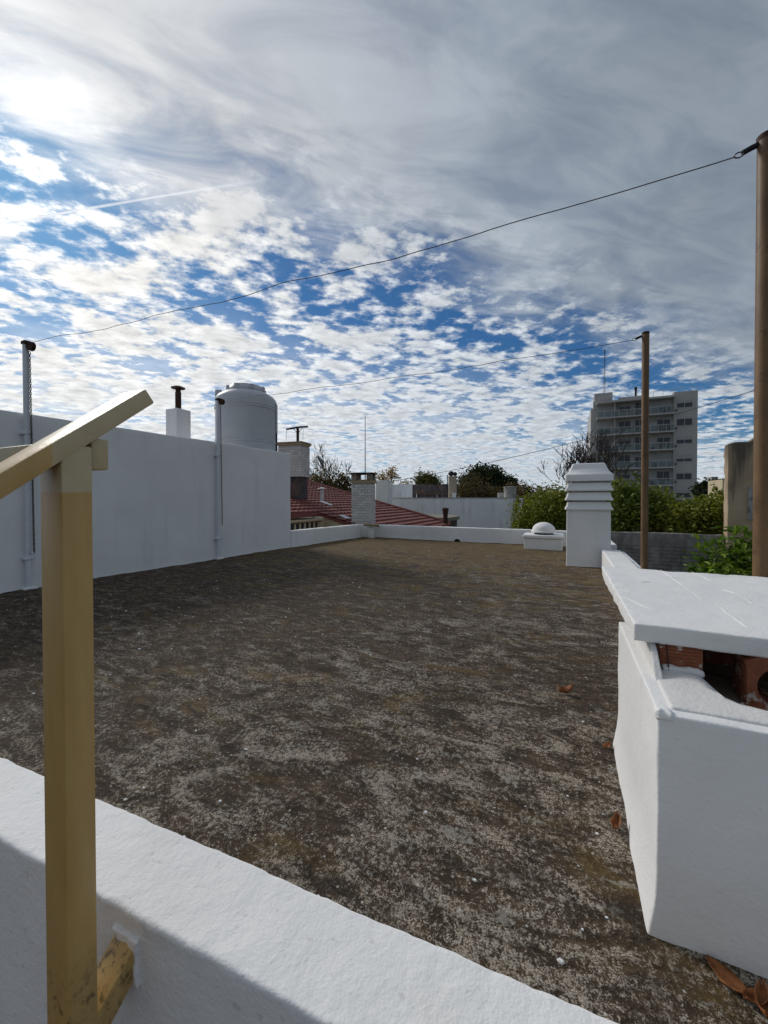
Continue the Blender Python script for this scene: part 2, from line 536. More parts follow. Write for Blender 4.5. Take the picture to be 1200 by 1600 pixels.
class MB:
    def __init__(self):
        self.v, self.f = [], []

    def add(self, vs, fs):
        k = len(self.v)
        self.v += [tuple(q) for q in vs]
        self.f += [tuple(i + k for i in q) for q in fs]
        return self

    def box(self, x0, x1, y0, y1, z0, z1, mtx=None):
        vs = [Vector(c) for c in ((x0, y0, z0), (x1, y0, z0), (x1, y1, z0), (x0, y1, z0), (x0, y0, z1), (x1, y0, z1), (x1, y1, z1), (x0, y1, z1))]
        if mtx:
            vs = [mtx @ q for q in vs]
        return self.add(vs, [(0, 3, 2, 1), (4, 5, 6, 7), (0, 1, 5, 4), (1, 2, 6, 5), (2, 3, 7, 6), (3, 0, 4, 7)])

    def cbox(self, x0, x1, y0, y1, z0, z1, c=0.01, mtx=None):
        """box with chamfered edges"""
        bm = bmesh.new()
        vs = [bm.verts.new(q) for q in ((x0, y0, z0), (x1, y0, z0), (x1, y1, z0), (x0, y1, z0), (x0, y0, z1), (x1, y0, z1), (x1, y1, z1), (x0, y1, z1))]
        for q in ((0, 3, 2, 1), (4, 5, 6, 7), (0, 1, 5, 4), (1, 2, 6, 5), (2, 3, 7, 6), (3, 0, 4, 7)):
            bm.faces.new([vs[i] for i in q])
        bmesh.ops.bevel(bm, geom=bm.edges[:], offset=c, segments=2, affect='EDGES', profile=0.5)
        bm.verts.index_update()
        vv = [q.co.copy() for q in bm.verts]
        ff = [tuple(w.index for w in q.verts) for q in bm.faces]
        bm.free()
        if mtx:
            vv = [mtx @ q for q in vv]
        return self.add(vv, ff)

    def tube(self, pts, rad, n=8, cap=True):
        pts = [Vector(q) for q in pts]
        if not isinstance(rad, (list, tuple)):
            rad = [rad] * len(pts)
        vs, fs = [], []
        ref = Vector((0, 0, 1))
        for i, q in enumerate(pts):
            d = (pts[min(i + 1, len(pts) - 1)] - pts[max(i - 1, 0)]).normalized()
            rr = ref if abs(d.dot(ref)) < 0.95 else Vector((1, 0, 0))
            a = d.cross(rr).normalized()
            b = d.cross(a).normalized()
            for k in range(n):
                an = 2 * math.pi * k / n
                vs.append(q + (a * math.cos(an) + b * math.sin(an)) * rad[i])
        for i in range(len(pts) - 1):
            for k in range(n):
                k2 = (k + 1) % n
                fs.append((i * n + k, i * n + k2, (i + 1) * n + k2, (i + 1) * n + k))
        if cap:
            fs.append(tuple(range(n - 1, -1, -1)))
            fs.append(tuple((len(pts) - 1) * n + k for k in range(n)))
        return self.add(vs, fs)

    def lathe(self, c, prof, n=32, mtx=None):
        vs, fs = [], []
        for (r, z) in prof:
            for k in range(n):
                an = 2 * math.pi * k / n
                q = Vector((r * math.cos(an), r * math.sin(an), z))
                if mtx:
                    q = mtx @ q
                vs.append(q + Vector(c))
        for i in range(len(prof) - 1):
            for k in range(n):
                k2 = (k + 1) % n
                fs.append((i * n + k, i * n + k2, (i + 1) * n + k2, (i + 1) * n + k))
        fs.append(tuple(range(n - 1, -1, -1)))
        fs.append(tuple((len(prof) - 1) * n + k for k in range(n)))
        return self.add(vs, fs)

    def build(self, name, mat, parent=None, smooth=None):
        return link_mesh(name, self.v, self.f, mat, parent, smooth)


def fbm(p, freq, octs=3):
    v, a = 0.0, 1.0
    for _ in range(octs):
        v += a * noise.noise(p * freq)
        a *= 0.5
        freq *= 2.1
    return v


def rounded(L, Wd, H, r, step, amp, freq, place, deform=None, skip_bottom=True, edge_amp=0.0):
    """closed box with hand-rounded, uneven plaster edges. local: x 0..L, y 0..Wd, z 0..H; place() maps to world"""
    def div(n):
        return max(2, int(math.ceil(n / step)))
    def ticks(n):
        k = div(n)
        base = [n * i / k for i in range(k + 1)]
        ext = [r * 0.3, r * 0.65, r, n - r, n - r * 0.65, n - r * 0.3]
        out = sorted(set(round(q, 5) for q in base + ext if 0 <= q <= n))
        return out
    X, Y, Z = ticks(L), ticks(Wd), ticks(H)
    key, vs, fs = {}, [], []
    def vid(x, y, z):
        k = (round(x, 5), round(y, 5), round(z, 5))
        if k not in key:
            key[k] = len(vs)
            vs.append(k)
        return key[k]
    def grid(A, B, fn, flip):
        for i in range(len(A) - 1):
            for j in range(len(B) - 1):
                q = [vid(*fn(A[i], B[j])), vid(*fn(A[i + 1], B[j])), vid(*fn(A[i + 1], B[j + 1])), vid(*fn(A[i], B[j + 1]))]
                fs.append(tuple(q[::-1] if flip else q))
    grid(X, Y, lambda a, b: (a, b, H), False)
    grid(X, Y, lambda a, b: (a, b, 0.0), True)
    grid(X, Z, lambda a, b: (a, 0.0, b), False)
    grid(X, Z, lambda a, b: (a, Wd, b), True)
    grid(Y, Z, lambda a, b: (0.0, a, b), True)
    grid(Y, Z, lambda a, b: (L, a, b), False)
    out = []
    for (x, y, z) in vs:
        v = Vector((x, y, z))
        inn = Vector((min(max(x, r), L - r), min(max(y, r), Wd - r), min(max(z, r), H - r)))
        d = v - inn
        n = d.normalized() if d.length > 1e-9 else Vector((0, 0, 1))
        q = inn + n * r
        w = place(q)
        e = amp * fbm(w, freq, 3) if amp else 0.0
        if edge_amp:
            near = sum(1 for c, m_ in ((x, L), (y, Wd), (z, H)) if c < 2 * r or c > m_ - 2 * r)
            if near >= 2:
                e += edge_amp * fbm(w + Vector((5, 3, 1)), freq * 2.5, 3)
        q = q + n * e
        if deform:
            q = deform(q)
        out.append(place(q))
    return out, fs


def along(p0, p1, z0):
    """placement for a wall running p0->p1; its thickness lies to the left of that direction"""
    p0, p1 = Vector((*p0, 0)), Vector((*p1, 0))
    d = (p1 - p0)
    L = d.length
    d.normalize()
    n = Vector((-d.y, d.x, 0))
    def pl(q):
        return p0 + d * q.x + n * q.y + Vector((0, 0, z0 + q.z))
    return L, pl


def plaster_wall(name, p0, p1, th, z0, z1, mat, r=0.012, step=0.05, amp=0.004, freq=6.0, parent=None, deform=None, edge_amp=0.0):
    L, pl = along(p0, p1, z0)
    v, f = rounded(L, th, z1 - z0, r, step, amp, freq, pl, deform, edge_amp=edge_amp)
    return link_mesh(name, v, f, mat, parent, smooth=50)


# ------------------------------------------------------------------ the setting
GZ = -3.4
g = MB().add([(-900, -300, GZ), (900, -300, GZ), (900, 2500, GZ), (-900, 2500, GZ)], [(0, 1, 2, 3)]).build('ground', 'ground')
tag(g, kind='structure')

# roof terrace: uneven screed sheet on top of the house body
def roof_h(x, y):
    p = Vector((x, y, 0))
    h = 0.010 * noise.noise(p * 0.7) + 0.009 * noise.noise(Vector((x * 2.2, y * 5.0, 3.0)))
    rip = noise.noise(Vector((x * 4.5, y * 9.0, 7.0)))
    h += 0.020 * max(0, rip - 0.05) * max(0.0, min(1.0, (5.5 - y) / 4.0))
    h += 0.0022 * noise.noise(p * 23.0)
    return h


xs = np.concatenate([np.arange(-6.3, -2.4, 0.05), np.arange(-2.4, 0.80, 0.025)])
ys = np.concatenate([np.arange(0.60, 3.6, 0.022), np.arange(3.6, 10.6, 0.05)])
vv = [(float(x), float(y), roof_h(x, y)) for y in ys for x in xs]
nx = len(xs)
ff = [(j * nx + i, j * nx + i + 1, (j + 1) * nx + i + 1, (j + 1) * nx + i) for j in range(len(ys) - 1) for i in range(nx - 1)]
rf = link_mesh('roof_terrace', vv, ff, 'roof', smooth=180)
tag(rf, kind='structure')
hb = MB().box(-6.2, 0.76, 0.57, 10.7, GZ - 0.1, -0.06).build('house_body', 'white_old')
tag(hb, kind='structure')
ld = MB().box(-3.5, 1.4, -2.2, 0.44, GZ - 0.1, -0.55).build('stair_landing', 'landing')  # unseen landing below the camera, added for its bounce light
tag(ld, kind='structure')
nr = MB().box(-14.0, -6.3, 0.0, 7.7, GZ - 0.1, 1.72).build('neighbour_flat_roof', 'white_old')
tag(nr, kind='structure')

# ------------------------------------------------------------------ white walls and parapets
def base_flare(q):
    if q.z < 0.06:
        k = (0.06 - q.z) / 0.06
        q = Vector((q.x, q.y - 0.03 * k * k * (0.7 + 0.6 * noise.noise(Vector((q.x * 3, 0, 0)))) if q.y < 0.05 else q.y, q.z))
    return q


# the tall wall runs away from the camera; its room face is on the right (+X)
def flare_hi(q):
    # thickness axis points to -X, so the room face is y = 0
    q = base_flare(q)
    if q.z > 1.5:
        q = Vector((q.x, q.y, q.z + 0.016 * noise.noise(Vector((q.x * 0.8, 2.0, 0))) * (q.z - 1.5)))
    return q


w = plaster_wall('tall_white_wall', (-6.14, 0.2), (-5.73, 7.36), 0.22, -0.05, 2.15, 'white_wall', 0.02, 0.09, 0.006, 1.6, deform=flare_hi, edge_amp=0.006)
tag(w, 'tall plain white wall along the left side of the roof', 'wall')
w = plaster_wall('parapet', (-5.725, 7.368), (-5.36, 10.15), 0.18, -0.05, 0.375, 'white', 0.02, 0.06, 0.005, 3.0, deform=flare_hi, edge_amp=0.005)
tag(w, 'low white parapet continuing from the end of the tall white wall', 'parapet')

pf = plaster_wall('parapet', (-5.56, 10.36), (0.50, 10.12), 0.19, -0.05, 0.36, 'white', 0.02, 0.07, 0.005, 3.0, deform=flare_hi, edge_amp=0.005)
tag(pf, 'low white parapet across the far end of the roof with a drain hole', 'parapet')
# drain mouth at its foot
dm = MB()
dc = at(715, 850, 10.14)
N = 14
ring = []
for (rr, yy) in ((0.125, 0.0), (0.125, -0.05), (0.085, -0.05), (0.085, 0.02)):
    ring.append([(dc.x + rr * math.cos(math.pi * k / N), dc.y + yy, 0.004 + rr * 0.8 * math.sin(math.pi * k / N)) for k in range(N + 1)])
vs = [q for rg in ring for q in rg]
fs = []
for a in range(3):
    for k in range(N):
        fs.append((a * (N + 1) + k, a * (N + 1) + k + 1, (a + 1) * (N + 1) + k + 1, (a + 1) * (N + 1) + k))
dm.add(vs, fs)
dm.build('drain_collar', 'white', pf, 40)
MB().add([(dc.x + 0.084 * math.cos(math.pi * k / N), dc.y - 0.012, 0.004 + 0.067 * math.sin(math.pi * k / N)) for k in range(N + 1)],
         [tuple(range(N, -1, -1))]).build('drain_hole', 'iron', pf)

pr = plaster_wall('parapet', (0.51, 7.20), (0.505, 2.06), 0.27, -0.05, 0.30, 'white', 0.02, 0.05, 0.005, 4.0, deform=flare_hi, edge_amp=0.005)
tag(pr, 'low white parapet along the right edge between louvred chimney and slab', 'parapet')
pr2 = plaster_wall('parapet', (0.51, 10.33), (0.51, 7.74), 0.27, -0.05, 0.33, 'white', 0.02, 0.08, 0.005, 4.0)
tag(pr2, 'low white parapet stretch just behind the louvred chimney', 'parapet')
# the near parapet that the camera looks over
npar = plaster_wall('parapet', (-2.6, 0.397), (1.35, 0.579), 0.172, -0.75, 0.30, 'white_rough', 0.009, 0.013, 0.0014, 9.0, edge_amp=0.0026)
tag(npar, 'rough white parapet top running across the foreground below the camera', 'parapet')

# conduit clipped to the outer edge of the right parapet
c = MB().tube([(0.80, 7.1, 0.27), (0.815, 6.2, 0.262), (0.82, 5.72, 0.255), (0.86, 5.62, 0.25)], 0.022, 10).build('conduit', 'white_pipe', smooth=60)
tag(c, 'white conduit pipe along the outer edge of the right parapet', 'pipe')
MB().tube([(0.855, 5.63, 0.25), (0.93, 5.50, 0.235)], 0.03, 10).build('end_cap', 'iron', c, 60)

# ------------------------------------------------------------------ louvred white chimney
ch = empty('louvred_chimney', (0.33, 7.47, 0))
tag(ch, 'white square chimney with three louvres and a bell-shaped cap', 'chimney')
def soft_box(name, x0, x1, y0, y1, z0, z1, mat, parent, r=0.015, step=0.06, amp=0.003, freq=5.0, deform=None, edge_amp=0.0):
    v, f = rounded(x1 - x0, y1 - y0, z1 - z0, r, step, amp, freq, lambda q: Vector((x0 + q.x, y0 + q.y, z0 + q.z)), deform, edge_amp=edge_amp)
    return link_mesh(name, v, f, mat, parent, smooth=50)
def shaft_flare(q):
    if q.z < 0.07:
        k = ((0.07 - q.z) / 0.07) ** 2
        return Vector((q.x + (0.02 * k if q.x > 0.3 else -0.02 * k), q.y + (0.02 * k if q.y > 0.25 else -0.025 * k), q.z))
    return q
soft_box('shaft', 0.005, 0.645, 7.22, 7.72, -0.05, 0.94, 'white', ch, 0.012, 0.06, 0.004, 3.0, shaft_flare)
soft_box('core', 0.09, 0.56, 7.30, 7.64, 0.93, 1.43, 'white', ch, 0.01, 0.1, 0.0)
def frustum_stack(mb, prof, cx, cy, hx, hy, n=1):
    """square rings; prof = [(inset, z)]"""
    rows = []
    for ins, z in prof:
        a, b = hx - ins, hy - ins
        q = 0.022
        rows.append([(cx - a + q, cy - b, z), (cx + a - q, cy - b, z), (cx + a, cy - b + q, z), (cx + a, cy + b - q, z),
                     (cx + a - q, cy + b, z), (cx - a + q, cy + b, z), (cx - a, cy + b - q, z), (cx - a, cy - b + q, z)])
    vs = [v for r_ in rows for v in r_]
    fs = []
    for i in range(len(rows) - 1):
        for k in range(8):
            fs.append((i * 8 + k, i * 8 + (k + 1) % 8, (i + 1) * 8 + (k + 1) % 8, (i + 1) * 8 + k))
    fs.append(tuple(range(7, -1, -1)))
    fs.append(tuple((len(rows) - 1) * 8 + k for k in range(8)))
    mb.add(vs, fs)
for zb in (0.925, 1.08, 1.235):
    mb = MB()
    frustum_stack(mb, [(0.030, zb), (0.002, zb + 0.001), (0.0, zb + 0.006), (0.004, zb + 0.030), (0.022, zb + 0.055), (0.034, zb + 0.10), (0.037, zb + 0.128), (0.06, zb + 0.130)], 0.325, 7.47, 0.352, 0.285)
    mb.build('louvre', 'white', ch, 35)
mb = MB()
frustum_stack(mb, [(0.05, 1.392), (0.004, 1.393), (0.0, 1.398), (0.002, 1.49), (0.008, 1.505), (0.034, 1.525), (0.062, 1.56), (0.085, 1.61), (0.105, 1.665), (0.115, 1.683), (0.135, 1.69)], 0.325, 7.47, 0.352, 0.285)
mb.build('cap', 'white', ch, 35)

# ------------------------------------------------------------------ low vent with a dome
vt = empty('dome_vent', (-0.46, 9.6, 0))
tag(vt, 'low white box vent with a shallow dome near the far parapet', 'vent')
soft_box('base', -0.85, -0.07, 9.31, 9.92, -0.04, 0.23, 'white', vt, 0.015, 0.06, 0.004, 4)
soft_box('lid', -0.88, -0.04, 9.28, 9.95, 0.231, 0.315, 'white', vt, 0.03, 0.05, 0.005, 5)
MB().lathe((-0.46, 9.6, 0), [(0.20, 0.31), (0.20, 0.36)], 28).build('collar', 'iron', vt, 40)
MB().lathe((-0.46, 9.6, 0), [(0.235, 0.352), (0.262, 0.356), (0.265, 0.385), (0.245, 0.40)] + [(0.245 * math.cos(a), 0.40 + 0.185 * math.sin(a)) for a in [R(q) for q in range(12, 90, 12)]] + [(0.01, 0.585)], 28).build('dome', 'white', vt, 35)

# ------------------------------------------------------------------ masonry enclosure with a concrete lid
en = empty('masonry_enclosure', (0.7, 1.6, 0))
tag(en, 'white plastered masonry box under a thick slab propped on clay bricks', 'masonry box')
def body_shape(q):
    # plaster bellied out at the foot
    k = max(0.0, (0.20 - q.z) / 0.20)
    x, y = q.x, q.y
    if x < 0.04:
        x -= 0.030 * k * k + 0.006 * max(0.0, math.sin(y * 7.0)) * k + 0.002 * noise.noise(Vector((0, y * 6, q.z * 6)))
    if y < 0.04:
        y -= 0.018 * k * k * (1 + 0.6 * noise.noise(Vector((x * 5, 0, 2)))) + 0.003 * noise.noise(Vector((x * 7, 3, q.z * 7)))
    return Vector((x, y, q.z))
soft_box('body', 0.212, 1.38, 1.188, 2.02, -0.04, 0.562, 'white', en, 0.0065, 0.022, 0.0026, 4.0, body_shape, edge_amp=0.0025)
# thin dusty ledge coat on top
soft_box('ledge', 0.246, 1.36, 1.224, 1.99, 0.545, 0.568, 'ledge', en, 0.008, 0.035, 0.0025, 14.0)
# plaster upstand along the left of the bricks
soft_box('upstand', 0.244, 0.262, 1.40, 2.0, 0.556, 0.650, 'ledge', en, 0.005, 0.02, 0.003, 25.0, lambda q: Vector((q.x, q.y, q.z * min(1.0, 0.12 + q.y / 0.13))))
# broken-out pit in the top, where the bricks stand
pit = [(.36, 1.50), (.372, 1.455), (.379, 1.40), (.390, 1.345), (.412, 1.315), (.46, 1.30), (.52, 1.31), (.60, 1.30), (1.3, 1.305), (1.3, 1.95), (.30, 1.95), (.30, 1.60), (.358, 1.60)]
def cut(o, poly, z0, z1):
    n_ = len(poly)
    vs_ = [(x, y, z) for z in (z0, z1) for x, y in poly]
    fs_ = [tuple(range(n_ - 1, -1, -1)), tuple(range(n_, 2 * n_))] + [(i, (i + 1) % n_, (i + 1) % n_ + n_, i + n_) for i in range(n_)]
    me_ = bpy.data.meshes.new('cutter')
    me_.from_pydata(vs_, [], fs_)
    c_ = bpy.data.objects.new('cutter', me_)
    COL.objects.link(c_)
    md = o.modifiers.new('cut', 'BOOLEAN')
    md.operation = 'DIFFERENCE'
    md.object = c_
    md.solver = 'EXACT'
    bpy.context.view_layer.update()
    dg = bpy.context.evaluated_depsgraph_get()
    nm = bpy.data.meshes.new_from_object(o.evaluated_get(dg))
    o.modifiers.clear()
    o.data = nm
    bpy.data.objects.remove(c_)
    bpy.data.meshes.remove(me_)
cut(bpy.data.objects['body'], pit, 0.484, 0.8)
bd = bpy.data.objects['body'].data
bd.materials.append(M['slab'])  # bare pit faces, coloured darker to deepen the shade in the hollow
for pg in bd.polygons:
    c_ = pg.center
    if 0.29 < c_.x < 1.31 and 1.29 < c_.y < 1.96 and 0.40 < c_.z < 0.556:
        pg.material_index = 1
cut(bpy.data.objects['ledge'], pit, 0.484, 0.8)
soft_box('corner_daub', 0.208, 0.246, 1.184, 1.216, 0.542, 0.570, 'white', en, 0.010, 0.006, 0.004, 60.0)
LS, LP = along((0.200, 1.492), (1.55, 1.445), 0.645)
v, f = rounded(LS, 1.185, 0.056, 0.006, 0.020, 0.0032, 6.0, LP, lambda q: Vector((q.x - 0.04 * q.y, q.y, q.z)), edge_amp=0.004)
lid = link_mesh('cover_slab', v, f, 'white', en, smooth=50)
ZT = 0.7000
for pts in ([(640, 235), (760, 320), (870, 400)], [(930, 412), (1010, 480), (1100, 540)], [(440, 370), (560, 430), (640, 455)], [(960, 335), (1060, 370), (1120, 412)],
            [(410, 330), (490, 352)], [(800, 245), (900, 290)], [(540, 298), (590, 300)]):
    ww = []
    for (a, b) in pts:
        px, py = 840 + a / 3.333, 820 + b / 3.333
        vd = _f + _r * ((px - 600) / FPX) - _u * ((py - PY0) / FPX)
        k = (ZT - EYE) / vd.z
        ww.append(Vector((vd.x * k, vd.y * k, ZT + 0.0008)))
    dense = []
    for a, b in zip(ww[:-1], ww[1:]):
        for i in range(8):
            q = a.lerp(b, i / 8)
            q += Vector((0.003 * noise.noise(q * 30), 0.003 * noise.noise(q * 33), 0))
            dense.append(q)
    dense.append(ww[-1])
    rad = [0.0026 * min(1, 0.25 + 3.5 * min(i, len(dense) - 1 - i) / len(dense)) for i in range(len(dense))]
    MB().tube(dense, rad, 6).build('trowel_ridge', 'white', lid, 80)

def hollow_brick(name, L, Wd, H, mtx, holes):
    """clay block: ribbed sides, end face pierced by round holes that run right through (local y)"""
    mb = MB()
    t_ = 0.0
    n = 24
    cell = L / holes
    for h in range(holes):
        x0, x1 = h * cell, (h + 1) * cell
        cx, cz, rr = (x0 + x1) / 2, H / 2, min(cell, H) * 0.40
        outer = []
        for k in range(n):
            a = 2 * math.pi * (k + 0.5) / n
            dx_, dz_ = math.cos(a), math.sin(a)
            sc = min((cell / 2) / max(abs(dx_), 1e-6), (H / 2) / max(abs(dz_), 1e-6))
            outer.append((cx + dx_ * sc, cz + dz_ * sc))
        inner = [(cx + rr * math.cos(2 * math.pi * (k + 0.5) / n), cz + rr * math.sin(2 * math.pi * (k + 0.5) / n)) for k in range(n)]
        vs = [(x, 0, z) for x, z in outer] + [(x, 0, z) for x, z in inner] + [(x, Wd, z) for x, z in inner] + [(x, Wd, z) for x, z in outer]
        fs = []
        for k in range(n):
            k2 = (k + 1) % n
            fs += [(k, k2, n + k2, n + k), (n + k, n + k2, 2 * n + k2, 2 * n + k), (2 * n + k, 2 * n + k2, 3 * n + k2, 3 * n + k), (3 * n + k, 3 * n + k2, k2, k)]
        mb.add([mtx @ Vector(q) for q in vs], fs)
    # ribs along both long sides and the top
    for i in range(7):
        z0 = H * (0.08 + 0.13 * i)
        for xs_ in (-0.0022, L + 0.0002):
            mb.box(xs_, xs_ + 0.002, 0.002, Wd - 0.002, z0, z0 + H * 0.06, mtx)
    return mb.build(name, 'clay', en)
hollow_brick('hollow_brick', 0.11, 0.115, 0.078, Matrix.Translation((0.264, 1.492, 0.566)) @ Matrix.Rotation(R(-90), 4, 'Z') @ Matrix.Translation((-0.11, 0, 0)), 1)
hollow_brick('hollow_brick', 0.17, 0.16, 0.158, Matrix.Translation((0.478, 1.475, 0.486)) @ Matrix.Rotation(R(-5), 4, 'Z'), 1)
hollow_brick('hollow_brick', 0.17, 0.16, 0.158, Matrix.Translation((0.95, 1.50, 0.486)), 1)
soft_box('mortar_bed', 0.275, 0.378, 1.472, 1.55, 0.564, 0.584, 'ledge', en, 0.008, 0.012, 0.006, 35.0)
soft_box('mortar_bed', 0.47, 0.66, 1.455, 1.50, 0.480, 0.500, 'ledge', en, 0.005, 0.012, 0.005, 35.0)
soft_box('back_brick_course', 0.29, 1.31, 1.86, 1.96, 0.47, 0.644, 'clay', en, 0.005, 0.2, 0.0)
for (a, b) in (((0.268, 1.480, 0.570), (0.266, 1.486, 0.648)), ((0.290, 1.474, 0.572), (0.286, 1.484, 0.648))):
    MB().tube([a, b], 0.0022, 6).build('tie_wire', 'rust', en, 60)

# ------------------------------------------------------------------ ochre stair railing
rl = empty('stair_railing', (-0.77, 0.39, -0.55))
tag(rl, 'ochre and cream painted stair railing post with sloping handrail in the foreground', 'railing')
XA, XB = -0.804, -0.739
SL = 0.806
MB().cbox(XA, XB, 0.364, 0.411, -0.56, 1.190, 0.004).build('post', 'rail', rl, 35)
def slope_bar(name, y0, y1, zc_at, th, x0, x1, mat='rail'):
    """bar in the stair plane; zc_at(y) gives its top edge, cut square at its upper end"""
    an = math.atan(SL)
    y_m = y0
    L = (y1 - y0) / math.cos(an)
    mt = Matrix.Translation((0, y0, zc_at(y0))) @ Matrix.Rotation(an, 4, 'X')
    return MB().cbox(x0, x1, 0, L, -th, 0, 0.0035, mt).build(name, mat, rl, 35)
slope_bar('handrail', -0.55, 0.506, lambda y: 1.136 + SL * (y - 0.286), 0.030, XA, XB + 0.0012)
MB().cbox(-2.4, -0.745, 0.4125, 0.441, 1.152, 1.206, 0.003).build('cross_rail', 'rail', rl, 35)
slope_bar('lower_rail', -0.60, 0.478, lambda y: 0.247 + SL * (y - 0.473), 0.050, XA + 0.004, XB - 0.0015)
# plaster daubed round the rail where it enters the parapet
soft_box('plaster_collar', -0.806, -0.733, 0.4735, 0.49, 0.172, 0.262, 'white_rough', rl, 0.004, 0.007, 0.003, 60.0)

# ------------------------------------------------------------------ clothes-line poles
def chain(mb, top, bottom, link=0.042, rad=0.0042, wd=0.009):
    top, bottom = Vector(top), Vector(bottom)
    n = int((top - bottom).length / (link * 0.72))
    for i in range(n):
        c_ = top.lerp(bottom, (i + 0.5) / n)
        ax = Vector((1, 0, 0)) if i % 2 else Vector((0, 1, 0))
        pts = []
        for k in range(9):
            a = 2 * math.pi * k / 8
            pts.append(c_ + ax * wd * math.cos(a) + Vector((0, 0, 1)) * (link / 2) * math.sin(a))
        mb.tube(pts, rad, 4, False)
def wall_pole(x, y, label, z_top, zc0):
    e = empty('clothesline_pole', (x, y, 0))
    tag(e, label, 'pole', 'white clothes-line poles on the tall wall')
    MB().tube([(x, y, 0.02), (x + 0.004, y, 1.4), (x, y, z_top)], 0.030, 14).build('pipe', 'white_pipe', e, 60)
    for zb in (0.38, 1.90):
        MB().cbox(x - 0.10, x + 0.036, y - 0.05, y + 0.05, zb - 0.018, zb + 0.018, 0.006).build('clamp', 'white_pipe', e, 40)
    MB().cbox(x - 0.05, x + 0.05, y - 0.06, y + 0.08, 0.0, 0.03, 0.008).build('foot', 'white', e, 40)
    # pulley wheel and its bracket, leaning towards the line
    MB().cbox(x - 0.034, x + 0.06, y - 0.035, y + 0.035, z_top - 0.005, z_top + 0.035, 0.006).build('bracket', 'rust', e, 40)
    mt = Matrix.Rotation(R(90), 4, 'X') @ Matrix.Rotation(R(10), 4, 'Y')
    px_c = (x + 0.075, y + 0.02, z_top - 0.028)
    MB().lathe(px_c, [(0.010, -0.024), (0.054, -0.022), (0.056, -0.013), (0.040, -0.005), (0.040, 0.005), (0.056, 0.013), (0.054, 0.022), (0.010, 0.024)], 22, mt).build('pulley', 'rust', e, 40)
    mb = MB()
    chain(mb, (x + 0.045, y + 0.02, z_top - 0.09), (x + 0.055, y + 0.035, zc0))
    mb.build('chain', 'rust', e, 60)
    MB().tube([(x + 0.03, y, zc0 + 0.01), (x + 0.06, y + 0.036, zc0 + 0.005)], 0.008, 6).build('chain_hook', 'white_pipe', e, 60)
    return Vector((x + 0.10, y + 0.02, z_top + 0.015))
A0 = wall_pole(-5.945, 2.57, 'white clothes-line pole with rusty pulley and chain, nearer to the camera', 2.97, 0.44)
B0 = wall_pole(-5.785, 5.33, 'white clothes-line pole with rusty pulley, in front of the water tank', 2.90, 0.62)
def brown_pole(x, y, rad, z_top, label, lean):
    e = empty('clothesline_pole', (x, y, GZ))
    tag(e, label, 'pole', 'brown clothes-line poles beyond the right parapet')
    MB().tube([(x, y, GZ), (x + lean * 0.5, y, 0.2), (x + lean, y, z_top)], rad, 18).build('pipe', 'pole', e, 60)
    x += lean
    MB().lathe((x, y, z_top), [(rad * 1.05, -0.012), (rad * 1.08, 0.012), (rad * 0.5, 0.022)], 16).build('cap', 'rust', e, 40)
    MB().tube([(x - rad * 0.6, y, z_top - 0.02), (x - rad - 0.02, y - 0.004, z_top - 0.030), (x - rad - 0.06, y - 0.005, z_top - 0.045)], 0.014, 8).build('hook_arm', 'iron', e, 60)
    ey = []
    for k in range(13):
        a = 2 * math.pi * k / 12
        ey.append((x - rad - 0.075 + 0.02 * math.cos(a), y - 0.005, z_top - 0.05 + 0.014 * math.sin(a)))
    MB().tube(ey, 0.0035, 5, False).build('eye', 'wire', e, 60)
    return Vector((x - rad - 0.095, y - 0.005, z_top - 0.055))
A1 = brown_pole(0.945, 2.72, 0.040, 2.97, 'thick rusty brown pole at the right edge of the picture', -0.012)
B1 = brown_pole(0.815, 5.30, 0.036, 2.96, 'rusty brown pole standing in front of the apartment block', -0.018)
def line(name, a, b, sag, rad, label, wig, seed, n=90, mat='wire'):
    pts = []
    for i in range(n + 1):
        u = i / n
        q = a.lerp(b, u)
        q.z -= sag * 4 * u * (1 - u)
        ed = min(1, 8 * min(u, 1 - u))
        q.z += wig * ed * noise.noise(Vector((u * 7, seed, 0))) + wig * 0.35 * ed * noise.noise(Vector((u * 25, seed, 4)))
        q.y += wig * 0.8 * ed * noise.noise(Vector((u * 8, seed, 9)))
        pts.append(q)
    o = MB().tube(pts, rad, 6).build(name, mat, None, 80)
    tag(o, label, 'wire')
    return o
line('clothesline', A0, A1, 0.075, 0.0029, 'nearer wire clothes-line strung high across the roof', 0.035, 1.3)
line('clothesline', B0, B1, 0.05, 0.0033, 'farther wire clothes-line running over the water tank to the second pole', 0.03, 4.1)

# ------------------------------------------------------------------ things behind the tall wall
fx, fy = -6.62, 5.17
fl = empty('flue', (fx, fy, 1.72))
tag(fl, 'square white flue with a dark metal pipe rising behind the tall wall', 'chimney')
soft_box('shaft', fx - 0.15, fx + 0.15, fy - 0.15, fy + 0.15, 1.70, 2.77, 'white_wall', fl, 0.01, 0.1, 0.003, 4)
MB().lathe((fx, fy, 0), [(0.052, 2.76), (0.052, 3.10), (0.045, 3.105), (0.045, 3.17), (0.12, 3.172), (0.125, 3.185), (0.06, 3.215), (0.01, 3.22)], 20).build('pipe', 'rust', fl, 40)

